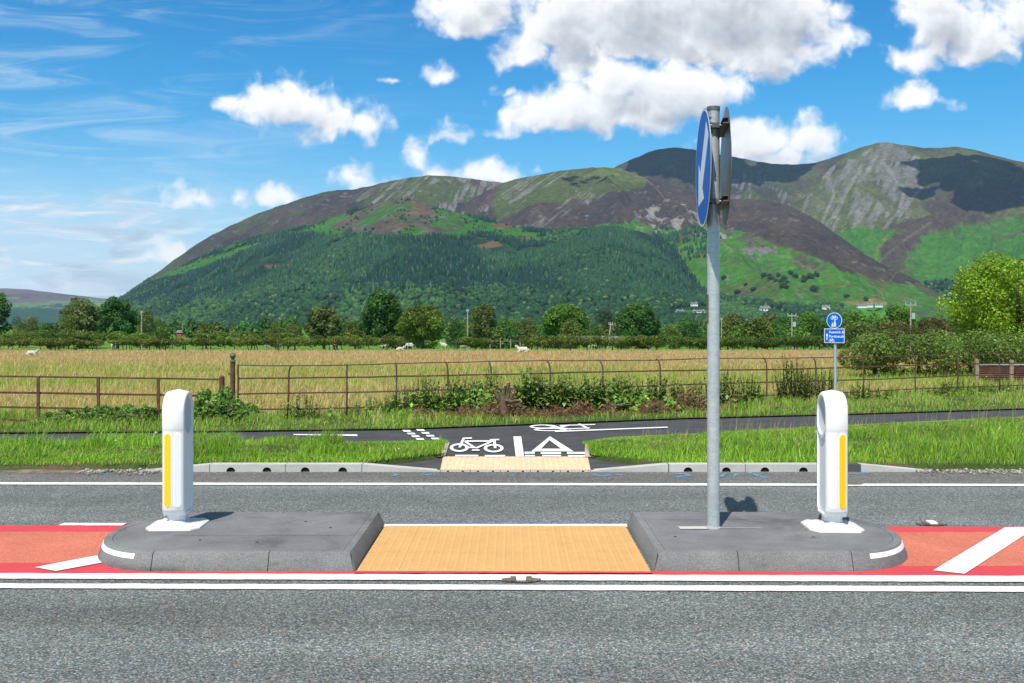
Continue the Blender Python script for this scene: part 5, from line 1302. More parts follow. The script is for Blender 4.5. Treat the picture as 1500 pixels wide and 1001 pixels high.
# ================================================================ hills
def inpoly(px, py, poly):
    c = np.zeros(px.shape, bool); n = len(poly)
    for i in range(n):
        x1, y1 = poly[i]; x2, y2 = poly[(i + 1) % n]
        k = (y1 > py) != (y2 > py)
        with np.errstate(divide='ignore', invalid='ignore'):
            c ^= k & (px < (x2 - x1) * (py - y1) / (y2 - y1 + 1e-9) + x1)
    return c
def cover_mat():
    m, t, b, co = new_mat('hillside_cover')
    a = t.n('ShaderNodeAttribute', attribute_name='col').outputs['Color']
    f = t.noise(co, 0.045, 7, 0.78); g = t.noise(co, 0.009, 6, 0.7)
    c = t.mix(0.75, a, t.ramp(f, [(0.30, (0.35, 0.37, 0.36)), (0.5, (0.95, 0.95, 0.95)), (0.70, (1.85, 1.8, 1.7))]), 'MULTIPLY')
    c = t.mix(0.6, c, t.ramp(g, [(0.3, (0.72, 0.72, 0.75)), (0.7, (1.28, 1.28, 1.25))]), 'MULTIPLY')
    setc(t, b, c, 1.0, 0, 0.05); bump(t, b, f, 1.0, 14)
    return m
M['cover'] = cover_mat()
HILLS = {}
def hill(name, sil, yr, yb, p, nu, nt, amp, seed, cover, sil_amp=.9, gul=90., back=14, pxr=None):
    px = np.linspace(sil[0][0], sil[-1][0], nu); spy = np.interp(px, [q[0] for q in sil], [q[1] for q in sil])
    k = max(3, int(nu * 10 / (sil[-1][0] - sil[0][0]))) | 1; ker = np.hanning(k + 2)[1:-1]; ker /= ker.sum()
    spy = np.convolve(np.pad(spy, k // 2, mode='edge'), ker, mode='valid') + (fbm(px / 14, px * 0 + seed, 4, seed) - .5) * 2.2 * sil_amp
    u = (px - CX) / F
    YR = np.interp(px, [q[0] for q in yr], [q[1] for q in yr]) if isinstance(yr, list) else np.full(nu, float(yr))
    YB = np.interp(px, [q[0] for q in yb], [q[1] for q in yb]) if isinstance(yb, list) else np.full(nu, float(yb))
    YR = YR + 200 * (fbm(px / 130, px * 0 + 3, 2, seed + 3) - .5)
    ZR = np.maximum((HOR - spy) / F * YR + EYE, -3)
    t = np.concatenate([np.linspace(0, 1, nt), 1 + np.linspace(.02, .5, back)]); tt = np.minimum(t, 1)
    U, Tm = np.meshgrid(u, t, indexing='ij'); y = YB[:, None] + t[None] * (YR - YB)[:, None]
    z = (ZR[:, None] + 8) * (tt ** p)[None] - 8 - np.where(t > 1, (t - 1) * 2.0, 0)[None] * ZR[:, None] * .9
    x = U * y
    env = np.sin(PI * np.clip(Tm, 0, 1)) ** .8 * np.clip(ZR / 250, .1, 1)[:, None]
    wx = x + 160 * (fbm(x / 500, y / 500, 3, seed + 5) - .5); g1 = ridged(wx / gul / 3.2, y / gul / 11, 4, seed); g2 = fbm(x / 170, y / 210, 5, seed + 2) - .5
    z = z + amp * env * ((g1 - .62) * 1.5 + g2 * 1.1)
    PX = CX + F * x / y; PY = HOR - F * (z - EYE) / y
    n1 = fbm(x / 130, y / 190, 5, seed + 4) - .5; n2 = fbm(x / 130 + 40, y / 190, 5, seed + 6) - .5
    C = cover(PX, PY, PX + n1 * 46, PY + n2 * 22, x, y, z, Tm, g1, seed)
    V = np.stack([x, y, z], -1).reshape(-1, 3); m = len(t)
    I_, J_ = np.meshgrid(np.arange(nu - 1), np.arange(m - 1), indexing='ij'); a = (I_ * m + J_).ravel()
    o = link(name, raw_mesh(name, V, np.stack([a, a + m, a + m + 1, a + 1], 1), None, C.reshape(-1, 3), smooth=True), M['cover'])
    tag(o, kind='structure')
    HILLS[name] = dict(x=x[:, :nt], y=y[:, :nt], z=z[:, :nt], PX=PX[:, :nt], PY=PY[:, :nt], px=px, C=C[:, :nt])
    return o
def hill_at(name, px, py):
    h = HILLS[name]; i = int(np.argmin(abs(h['px'] - px))); col = h['PY'][i]; j = int(np.argmax(col <= py)) if (col <= py).any() else len(col) - 1
    return float(h['x'][i, j]), float(h['y'][i, j]), float(h['z'][i, j])
HEATHER = np.array([.052, .043, .037]); HEATH2 = np.array([.082, .062, .049]); FELL = np.array([.060, .185, .020]); OLIVE = np.array([.095, .125, .030])
SCREE = np.array([.22, .21, .20]); BRACKEN = np.array([.135, .082, .048]); WOODF = np.array([.020, .052, .020]); TRACK = np.array([.26, .21, .15])
def lay(C, mask, col, k=1.0):
    mk = (np.asarray(mask, float) * k)[..., None]; return C * (1 - mk) + col * mk
def mott(x, y, s, seed, a, b):
    m = (a + b) / 2; h = (b - a) * .85; return sstep(m - h, m + h, fbm(x / s, y / s / 1.6, 6, seed, .58))
def line_mask(PX, PY, pts, w):
    d = np.full(PX.shape, 1e9)
    for (x1, y1), (x2, y2) in zip(pts[:-1], pts[1:]):
        vx, vy = x2 - x1, y2 - y1; t = np.clip(((PX - x1) * vx + (PY - y1) * vy) / (vx * vx + vy * vy), 0, 1)
        d = np.minimum(d, np.hypot(PX - x1 - t * vx, PY - y1 - t * vy))
    return sstep(w, w * .4, d)
def streaks(PX, PY, x, y, seed, lean, fx=7., fy_=40., a=.55, b=.68):
    q = PX + lean * PY; w = q + 6 * (fbm(PX / 25, PY / 25, 3, seed) - .5); return sstep(a, b, fbm(w / fx, PY / fy_, 4, seed + 1))

def cov_far(PX, PY, WX, WY, x, y, z, t, g, s):
    C = np.broadcast_to(np.array([.14, .105, .085]), PX.shape + (3,)); C = lay(C, mott(x, y, 300, s, .45, .6), np.array([.10, .075, .065]))
    C = lay(C, WY > 441, np.array([.11, .20, .05])); C = lay(C, mott(x, y, 180, s + 1, .5, .6) * (WY > 441), np.array([.17, .24, .08])); C = lay(C, WY > 451, WOODF * 1.4); return C
hill('far_fell', [(-900, 440), (-500, 420), (-200, 428), (-60, 424), (0, 422.5), (40, 424), (70, 428), (110, 432.5), (150, 437), (190, 442), (240, 450), (300, 462), (360, 474)], 10500, 6000, 1.05, 420, 70, 40, 1, cov_far, .4, 200)
def cov_ridge(PX, PY, WX, WY, x, y, z, t, g, s):
    C = np.broadcast_to(HEATHER, PX.shape + (3,)); C = lay(C, mott(x, y, 140, s, .45, .62), HEATH2); C = lay(C, mott(x, y, 260, s + 9, .48, .6), OLIVE * .75, .7)
    C = lay(C, inpoly(WX, WY, [(610, 250), (690, 255), (720, 300), (640, 300), (590, 285)]), OLIVE * .8, .8)
    sc = inpoly(WX, WY, [(560, 262), (640, 255), (650, 262), (580, 300), (545, 300), (520, 290)]) * streaks(PX, PY, x, y, s, 1.15, 4, 26, .46, .66) * mott(x, y, 60, s + 12, .38, .56)
    sc = np.maximum(sc, inpoly(WX, WY, [(668, 256), (735, 260), (735, 300), (705, 345), (660, 330), (645, 300)]) * streaks(PX, PY, x, y, s + 3, .35, 4, 22, .44, .64) * mott(x, y, 50, s + 13, .34, .52))
    C = lay(C, sc, SCREE, .8)
    C = lay(C, line_mask(PX, PY, [(735, 266), (720, 292), (707, 318), (702, 328)], 3.2), SCREE, .9)
    C = lay(C, mott(x, y, 24, s + 4, .68, .76), SCREE * .8, .7)
    low = (WY > np.interp(PX, [150, 200, 300, 400, 480, 560], [420, 410, 388, 352, 335, 325])); C = lay(C, low * (.35 + .65 * mott(x, y, 70, s + 2, .42, .55)), FELL * .8, .9)
    C = lay(C, low * mott(x, y, 60, s + 6, .52, .6), WOODF * 1.3, .9)
    return C
hill('long_ridge', [(60, 478), (120, 462), (160, 446), (185, 429), (210, 412), (235, 397), (260, 377), (290, 357), (310, 345), (340, 330), (370, 316), (405, 303), (440, 292), (470, 282.5), (490, 279), (515, 278), (545, 272), (580, 264), (610, 259), (628, 256.5), (660, 259), (700, 263), (735, 268), (790, 276), (860, 300), (930, 340), (1000, 400), (1050, 470)],
     4700, 2500, 1.12, 900, 200, 75, 2, cov_ridge, 1.0, 80)
def cov_skid(PX, PY, WX, WY, x, y, z, t, g, s):
    C = np.broadcast_to(np.array([.105, .118, .046]), PX.shape + (3,)); C = lay(C, mott(x, y, 190, s, .45, .66), HEATHER * 1.15)
    C = lay(C, WX < 1150, HEATHER * .95, .7); C = lay(C, (WX < 1180) * mott(x, y, 200, s + 1, .5, .62), np.array([.075, .105, .035]), .8)
    C = lay(C, (PX > 1190) * (PX < 1380) * sstep(.5, .7, g) * mott(x, y, 120, s + 5, .4, .55), OLIVE, .8)
    sc = inpoly(WX, WY, [(1225, 235), (1290, 207), (1345, 225), (1370, 262), (1350, 300), (1290, 350), (1200, 345), (1160, 312), (1150, 290), (1195, 285)])
    C = lay(C, sc * streaks(PX, PY, x, y, s, .45, 7, 30, .44, .66) * mott(x, y, 150, s + 11, .30, .52), SCREE, .85)
    C = lay(C, inpoly(WX, WY, [(1255, 225), (1300, 210), (1340, 235), (1355, 280), (1315, 300), (1290, 262), (1240, 270)]) * mott(x, y, 60, s + 8, .35, .55), SCREE * .75, .7)
    for pts, w in (([(1215, 262), (1222, 285), (1205, 325)], 3), ([(1262, 245), (1240, 280), (1222, 318)], 4.5), ([(1295, 240), (1325, 280), (1317, 310)], 4), ([(1350, 275), (1322, 305), (1290, 340)], 3)): C = lay(C, line_mask(PX, PY, pts, w), SCREE, .75)
    C = lay(C, inpoly(WX, WY, [(985, 262), (1110, 255), (1150, 285), (1160, 315), (1060, 310)]) * streaks(PX, PY, x, y, s + 4, .3, 5, 24, .46, .64) * mott(x, y, 80, s + 14, .38, .55), SCREE * .85, .75)
    low = WY > np.interp(PX, [1150, 1215, 1260, 1330, 1400, 1500, 1700], [360, 350, 335, 340, 335, 318, 300]); C = lay(C, low, FELL * .95)
    C = lay(C, inpoly(WX, WY, [(1290, 366), (1345, 316), (1380, 290), (1500, 268), (1700, 260), (1700, 296), (1500, 306), (1420, 324), (1360, 352), (1330, 385), (1285, 396)]), HEATH2, .95)
    C = lay(C, low * mott(x, y, 160, s + 3, .60, .68), HEATH2 * 1.1, .55); C = lay(C, low * mott(x, y, 90, s + 9, .62, .7), OLIVE, .8)
    C = lay(C, line_mask(PX, PY, [(1365, 325), (1320, 355), (1295, 378), (1280, 392)], 1.6), TRACK * .75, .55); C = lay(C, line_mask(PX, PY, [(1300, 345), (1285, 365), (1283, 385)], 3.0), OLIVE * 1.6, .7)
    C = lay(C, (PX > 1275) * (WY > np.interp(PX, [1275, 1320, 1400, 1500], [428, 424, 410, 400])), WOODF)
    return C
hill('great_fell', [(820, 300), (860, 268), (890, 250), (903, 244), (925, 234), (945, 225), (962, 219), (985, 216), (1015, 219), (1050, 226), (1090, 233), (1130, 240), (1165, 241.5), (1195, 238.5), (1215, 233), (1240, 224), (1265, 215), (1285, 210), (1300, 209), (1320, 212), (1350, 217), (1380, 216.5), (1405, 215.5), (1425, 219), (1450, 226), (1500, 238), (1600, 268), (1750, 330), (1950, 430), (2050, 478)],
     [(820, 5600), (1150, 5700), (1300, 5200), (1700, 4700)], [(820, 3400), (1200, 3000), (1330, 2700), (1700, 2200)], 1.22, 950, 260, 135, 3, cov_skid, .9, 95)
def cov_spur(PX, PY, WX, WY, x, y, z, t, g, s):
    C = np.broadcast_to(HEATHER * 1.1, PX.shape + (3,)); C = lay(C, mott(x, y, 110, s, .42, .62), HEATH2)
    C = lay(C, inpoly(WX, WY, [(735, 262), (850, 240), (925, 245), (950, 275), (890, 285), (780, 300), (720, 330)]), OLIVE * .85, .85)
    C = lay(C, inpoly(WX, WY, [(870, 244), (930, 250), (950, 268), (900, 272), (850, 262)]), OLIVE * 1.15, .8)
    C = lay(C, inpoly(WX, WY, [(740, 268), (830, 250), (815, 265), (770, 290), (745, 300), (735, 290)]) * streaks(PX, PY, x, y, s, 1.5, 4, 26, .46, .66) * mott(x, y, 60, s + 12, .36, .54), SCREE, .75)
    C = lay(C, inpoly(WX, WY, [(750, 330), (830, 285), (850, 275), (880, 285), (820, 325), (780, 345)]) * streaks(PX, PY, x, y, s + 2, 1.3, 4, 24, .5, .66) * mott(x, y, 60, s + 14, .36, .54), SCREE * .9, .7)
    gl_ = np.interp(PX, [740, 860, 930, 990, 1050, 1110, 1180, 1240, 1290, 1340], [345, 338, 322, 336, 330, 345, 372, 398, 412, 416])
    green = WY > gl_; C = lay(C, green, FELL)
    C = lay(C, green * mott(x, y, 90, s + 3, .56, .63), HEATH2 * 1.2, .8); C = lay(C, green * mott(x, y, 60, s + 8, .55, .66), OLIVE * 1.1, .7)
    rk = inpoly(WX, WY, [(915, 318), (960, 300), (1005, 308), (1060, 345), (1075, 372), (1010, 345), (935, 340)]) * mott(x, y, 26, s + 5, .54, .6); C = lay(C, rk, SCREE * 1.25, .9)
    C = lay(C, inpoly(WX, WY, [(1040, 360), (1130, 360), (1160, 385), (1090, 385)]) * mott(x, y, 30, s + 6, .52, .6), SCREE * .8, .8)
    C = lay(C, mott(x, y, 20, s + 7, .69, .76), SCREE * .9, .7)
    for pts in ([(905, 246), (945, 262), (960, 275), (978, 296)], [(1155, 376), (1190, 398), (1195, 405)], [(1280, 434), (1290, 428), (1296, 442)], [(1304, 412), (1312, 400), (1318, 396)], [(955, 332), (962, 345)]): C = lay(C, line_mask(PX, PY, pts, 1.3), TRACK * .8, .55)
    C = lay(C, inpoly(WX, WY, [(1235, 446), (1280, 438), (1300, 446), (1290, 452), (1240, 454)]), np.array([.20, .19, .07])); C = lay(C, inpoly(PX, PY, [(1248, 454), (1296, 452), (1300, 470), (1240, 470)]), FELL * 1.5)
    C = lay(C, WY > np.interp(PX, [980, 1060, 1120, 1180, 1230], [405, 436, 442, 446, 449]) + 300 * (PX > 1236), WOODF)
    return C
hill('heather_spur', [(640, 340), (690, 292), (720, 276), (738, 267), (760, 262), (790, 256), (820, 250.5), (855, 246.5), (885, 245), (905, 246.5), (930, 255), (960, 265), (1000, 276), (1040, 288), (1075, 292), (1100, 291.5), (1125, 294), (1155, 301), (1190, 318), (1215, 335), (1240, 353), (1265, 372), (1290, 386), (1315, 397), (1340, 409), (1365, 424), (1390, 440), (1420, 462), (1450, 478)],
     [(640, 4300), (900, 4200), (1100, 3700), (1350, 2900), (1450, 2500)], [(640, 2500), (1000, 2100), (1300, 1900), (1450, 1900)], 1.12, 900, 230, 72, 4, cov_spur, .9, 75)
DODD = [(90, 480), (130, 462), (165, 446), (200, 426), (240, 404), (290, 380), (330, 362), (380, 348), (430, 336), (470, 325), (510, 311), (545, 300), (570, 294), (592, 291.5), (615, 295), (640, 303), (670, 312), (700, 320), (735, 327), (760, 334), (790, 338), (840, 337), (890, 335), (935, 338), (960, 347), (980, 360), (996, 377), (1010, 395), (1030, 412), (1058, 428), (1090, 442), (1125, 454), (1160, 464), (1200, 478)]
BARE = [(480, 330), (520, 308), (560, 293), (600, 288), (650, 300), (690, 316), (680, 326), (645, 345), (600, 350), (555, 350), (520, 345)]
GREENP = [[(690, 318), (745, 328), (790, 345), (785, 356), (740, 350), (690, 344), (640, 348), (645, 335)], [(400, 346), (470, 324), (505, 312), (520, 330), (500, 345), (440, 345)], [(215, 408), (250, 392), (330, 366), (390, 350), (330, 384), (260, 410)]]
def cov_dodd(PX, PY, WX, WY, x, y, z, t, g, s):
    C = np.broadcast_to(WOODF, PX.shape + (3,)); C = lay(C, mott(x, y, 120, s, .45, .6), WOODF * 1.5); C = lay(C, mott(x, y, 130, 12, .42, .34), FELL * .55)
    for P in GREENP: C = lay(C, inpoly(WX, WY, P), FELL * .85)
    C = lay(C, inpoly(WX, WY, BARE), BRACKEN); b = inpoly(WX, WY, BARE)
    C = lay(C, b * mott(x, y, 60, s + 2, .45, .6), np.array([.085, .078, .060])); C = lay(C, b * mott(x, y, 24, s + 8, .5, .66), np.array([.15, .12, .085]), .8); C = lay(C, b * mott(x, y, 40, s + 10, .55, .66), WOODF * 2, .8); C = lay(C, b * mott(x, y, 70, s + 3, .50, .58), FELL * .8); C = lay(C, b * mott(x, y, 30, s + 5, .62, .7), SCREE * .7, .7)
    for P in ([(690, 360), (720, 353), (735, 358), (705, 368)], [(720, 330), (745, 323), (755, 333), (730, 337)], [(760, 345), (785, 350), (780, 357), (762, 352)], [(635, 345), (643, 340), (643, 351), (630, 354)], [(388, 388), (430, 386), (428, 391), (390, 393)], [(465, 379), (471, 376), (475, 381)], [(303, 395), (315, 392), (318, 400), (305, 402)], [(580, 362), (610, 358), (612, 362), (582, 366)]): C = lay(C, inpoly(PX + (WX - PX) * .3, PY + (WY - PY) * .3, P), BRACKEN * 1.15)
    C = lay(C, inpoly(WX, WY, [(985, 452), (1040, 448), (1045, 470), (980, 470)]) * mott(x, y, 30, s + 6, .4, .5), FELL * 1.2)
    return C
hill('forest_hill', DODD, [(90, 3900), (600, 3300), (950, 3000), (1200, 2300)], [(90, 2300), (600, 1750), (1200, 1650)], 1.06, 1000, 230, 38, 5, cov_dodd, .7, 85)

# ---- woods on the hillsides: each tree a small cone or dome, all of them one mass
def wood(name, hname, n, mask, seed, cone, hgt, label, greens):
    h = HILLS[hname]; r = np.random.default_rng(seed); nu, nt = h['x'].shape; i = r.uniform(0, nu - 1.01, n); j = r.uniform(0, nt - 1.01, n); i0 = i.astype(int); j0 = j.astype(int); fi = i - i0; fj = j - j0
    def S(a): return (a[i0, j0] * (1 - fi) + a[i0 + 1, j0] * fi) * (1 - fj) + (a[i0, j0 + 1] * (1 - fi) + a[i0 + 1, j0 + 1] * fi) * fj
    x, y, z, px, py = [S(h[k]) for k in ('x', 'y', 'z', 'PX', 'PY')]
    n1 = fbm(x / 90, y / 140, 4, seed) - .5; n2 = fbm(x / 90 + 31, y / 140, 4, seed + 1) - .5
    k = mask(px + n1 * 34, py + n2 * 18, x, y, px, py); x, y, z, px, py = [a[k] for a in (x, y, z, px, py)]; n = len(x)
    st = fbm(x / 210, y / 300, 3, seed + 4); H = hgt * r.uniform(.7, 1.2, n) * (.75 + .5 * st)
    kk = 6; ang = np.arange(kk) / kk * 2 * PI
    stand = fbm(x / 260, y / 420, 3, seed + 5)
    base = np.array(greens); mixf = np.clip(sstep(.44, .56, stand) + .35 * (fbm(x / 70, y / 100, 3, seed + 8) - .5), 0, 1)[:, None]; c = base[0] * (1 - mixf) + base[1] * mixf; c = c * np.clip(1 + .28 * r.standard_normal((n, 1)), .4, 1.9)
    odd = r.random(n) < .05; c[odd] = np.array(greens[2]) * r.uniform(.8, 1.2, (odd.sum(), 1))
    C0 = np.stack([x, y, z], 1)
    if cone:
        R = H * r.uniform(.22, .33, n); rings = [(1.0, .02), (.62, .42)]
        V = [np.stack([x + R * f * np.cos(a + f), y + R * f * np.sin(a + f), z + H * g], 1) for f, g in rings for a in ang] + [C0 + np.stack([0 * H, 0 * H, H], 1)]
        T = [[kk + q, kk + (q + 1) % kk, 2 * kk] for q in range(kk)]; Q = [[q, (q + 1) % kk, kk + (q + 1) % kk, kk + q] for q in range(kk)]; m = 2 * kk + 1
    else:
        R = H * r.uniform(.42, .62, n); rings = [(.75, .1), (1.0, .48), (.66, .85)]
        V = [np.stack([x + R * f * np.cos(a) * r.uniform(.8, 1.2, n), y + R * f * np.sin(a) * r.uniform(.8, 1.2, n), z + H * g * r.uniform(.9, 1.1, n)], 1) for f, g in rings for a in ang] + [C0 + np.stack([0 * H, 0 * H, H], 1)]
        T = [[2 * kk + q, 2 * kk + (q + 1) % kk, 3 * kk] for q in range(kk)]; Q = [[b * kk + q, b * kk + (q + 1) % kk, (b + 1) * kk + (q + 1) % kk, (b + 1) * kk + q] for b in (0, 1) for q in range(kk)]; m = 3 * kk + 1
    V = np.stack(V, 1).reshape(-1, 3); o = np.arange(n)[:, None, None] * m
    me = raw_mesh(name, V, (o + np.array(Q)[None]).reshape(-1, 4), (o + np.array(T)[None]).reshape(-1, 3), np.repeat(c, m, axis=0), smooth=not cone)
    tag(link(name, me, M['needle']), label, kind='stuff')
NEED = [(.009, .034, .020), (.019, .060, .027), (.055, .095, .036)]; BROAD = [(.018, .054, .019), (.034, .088, .024), (.085, .13, .035)]
def dodd_wood(px, py, x, y, rx, ry):
    k = ~inpoly(px, py, BARE)
    for P in GREENP: k &= ~inpoly(px, py, P)
    for P in ([(688, 362), (722, 352), (737, 358), (705, 370)], [(385, 388), (430, 385), (430, 391), (388, 394)], [(980, 452), (1042, 448), (1042, 466), (980, 466)]): k &= ~inpoly(rx, ry, P)
    return k
lowline = lambda px: np.interp(px, [90, 300, 500, 700, 900, 1050], [445, 436, 424, 420, 428, 436])
wood('hillside_forest', 'forest_hill', 64000, lambda px, py, x, y, a, b: dodd_wood(px, py, x, y, a, b) & (py < lowline(px) + 8) & (fbm(x / 130, y / 190, 4, 12) > .36), 61, True, 14.5, 'dense dark conifer forest covering the front hill', NEED)
wood('hillside_woodland', 'forest_hill', 34000, lambda px, py, x, y, a, b: dodd_wood(px, py, x, y, a, b) & ((py > lowline(px)) | (fbm(x / 160, y / 240, 3, 9) > .60)), 62, False, 10.5, 'rounded broadleaf woodland along the foot of the front hill', BROAD)
wood('scrub', 'forest_hill', 5000, lambda px, py, x, y, a, b: (inpoly(px, py, BARE) | np.any([inpoly(px, py, P) for P in GREENP], axis=0)) & (fbm(x / 60, y / 90, 3, 3) > .52), 63, False, 7, 'scattered scrub round the bare summit of the front hill', BROAD)
wood('scrub', 'long_ridge', 9000, lambda px, py, x, y, a, b: (py > np.interp(px, [150, 200, 300, 400, 480, 560], [424, 414, 392, 356, 339, 329])) & (px < 560) & (fbm(x / 70, y / 110, 3, 3) > .42), 64, False, 9, 'scrub on the lower edge of the long ridge', BROAD)
wood('hillside_woodland', 'heather_spur', 30000, lambda px, py, x, y, a, b: (py > np.interp(px, [980, 1060, 1120, 1180, 1230], [407, 438, 444, 448, 451]) + 300 * (px > 1236)), 65, False, 12, 'woodland along the foot of the green slope', BROAD)
wood('hillside_woodland', 'great_fell', 26000, lambda px, py, x, y, a, b: (px > 1270) & (py > np.interp(px, [1275, 1320, 1400, 1500], [430, 426, 412, 402])), 66, False, 13, 'woodland at the mouth of the green valley', BROAD)
wood('hillside_woodland', 'heather_spur', 16000, lambda px, py, x, y, a, b: (px < 1050) & (px > 950) & (py > 338) & (fbm(x / 110, y / 150, 3, 2) > .40 + .16 * sstep(985, 1040, px)), 67, True, 15, 'conifers straggling over the edge of the green slope', NEED)
# single dark trees out on the green slope
r = np.random.default_rng(5); q = crown_lobes(1, 2.0, .2, 3, 10); Vt, Qt, Ct = leafcloud(q, 420, .42, 9, PAL['dark'], jit=.4)
tm = raw_mesh('crown', Vt, Qt, None, Ct)
spots = [(1119, 407), (1128, 412), (1127, 405), (1140, 406), (1136, 413), (1148, 411), (1152, 417), (1146, 422), (1152, 424), (1158, 403), (1165, 408), (1178, 412), (1186, 407), (1190, 409), (1196, 406), (1193, 428), (1092, 420), (1060, 410), (1177, 414), (1143, 415), (1103, 428), (1080, 432), (962, 404), (1240, 437), (1268, 441)]
for i, (a, b) in enumerate(spots):
    x, y, z = hill_at('heather_spur', a, b); s = (11 if a == 1193 else r.uniform(5.5, 9)) ; o = link('hillside_tree', tm, M['leaf']); o.location = (x, y, z - 1); o.rotation_euler = (0, 0, r.uniform(0, 6)); o.scale = (s, s, s * .85)
    tag(o, 'largest lone dark tree low on the open green slope' if a == 1193 else 'small dark tree scattered on the open green slope', 'tree', 'lone trees on the green slope')
# farmhouses at the foot of the hills
hs_ = [('forest_hill', 992, 462, 17, 8, 3.4, 2.6, 'long white house left of the tall sign post, lower left of the hamlet'), ('forest_hill', 1020, 461.5, 26, 8, 3, 2.6, 'longest white house just left of the tall sign post'), ('forest_hill', 1013, 450.5, 15, 7, 2.6, 2.2, 'grey white house highest in the hamlet left of the sign post'),
       ('heather_spur', 1116, 459, 22, 9, 5, 4, 'gabled pale house half hidden in trees right of the sign post'), ('heather_spur', 1201, 456, 9, 7, 3, 2.4, 'white cottage above the left of the small cycle sign'), ('heather_spur', 1208, 455, 7, 7, 3.6, 2.4, 'narrow white cottage directly above the small cycle sign'),
       ('heather_spur', 1256, 452.5, 20, 8, 2.6, 2.4, 'long low white farmhouse right of the small cycle sign'), ('heather_spur', 1268, 452, 12, 8, 2.6, 2.2, 'white barn joined to the long low farmhouse'), ('heather_spur', 1281, 452, 16, 8, 2.4, 2.2, 'pale farm building right of the long low farmhouse'),
       ('great_fell', 1374, 456, 17, 9, 6, 4, 'tall pale house left of the large yellow green tree'), ('forest_hill', 418, 474, 14, 8, 3.4, 2.4, 'lone white house far off above the left meadow')]
for hn, px, py, w, dp, h, rf_, lb_ in hs_:
    x, y, z = hill_at(hn, px, py); k = y / 2000.0
    house('house', x, y - 26, z + 3.5, w * k * .9, dp * k, h * k, rf_ * k, 'render', lb_, random.Random(px).uniform(-.2, .2), win=3, group='white houses at the foot of the hills')

# ================================================================ clouds that shade the fells (real, above the frame)
def cloud_mesh(name, tgt, rx, ry, seed, s=1350, hgt=110, n=26):
    r = np.random.default_rng(seed); c = np.array(tgt) + np.array(SUN) * s; bm = bmesh.new()
    for i in range(n):
        a = r.uniform(0, 2 * PI); q = r.random() ** .6; R = r.uniform(.22, .42) * min(rx, ry) * (1.15 - .5 * q)
        m = Matrix.Translation((q * rx * math.cos(a) * .8, q * ry * math.sin(a) * .8, r.uniform(-.1, .5) * hgt)) @ Matrix.Diagonal((R, R, min(R * .6, hgt), 1))
        bmesh.ops.create_icosphere(bm, subdivisions=3, radius=1, matrix=m)
    V = np.array([v.co for v in bm.verts]); nz = fbm(V[:, 0] / 90 + V[:, 2] / 70, V[:, 1] / 90 + V[:, 2] / 50, 4, seed) - .5
    d = V / (np.linalg.norm(V, axis=1, keepdims=True) + 1e-6)
    for v, k, dd in zip(bm.verts, nz, d): v.co += Vector(dd) * float(k) * 95
    for f in bm.faces: f.smooth = True
    me = bpy.data.meshes.new(name); bm.to_mesh(me); bm.free(); o = link(name, me, M['cloud']); o.location = tuple(c); tag(o, kind='structure')
M['cloud'] = noisy('cloud_white', [(0.3, (.78, .78, .79)), (0.7, (.86, .86, .86))], .01, 1.0)
def fell_pt(px, py, hn='great_fell'): return hill_at(hn, px, py)
cloud_mesh('cloud', fell_pt(1450, 262), 430, 640, 1)
cloud_mesh('cloud', fell_pt(1015, 238), 420, 520, 2)
cloud_mesh('cloud', fell_pt(1120, 250), 300, 420, 3)
cloud_mesh('cloud', fell_pt(845, 266, 'heather_spur'), 55, 150, 4, n=12)
cloud_mesh('cloud', fell_pt(885, 262, 'heather_spur'), 45, 170, 5, n=12)

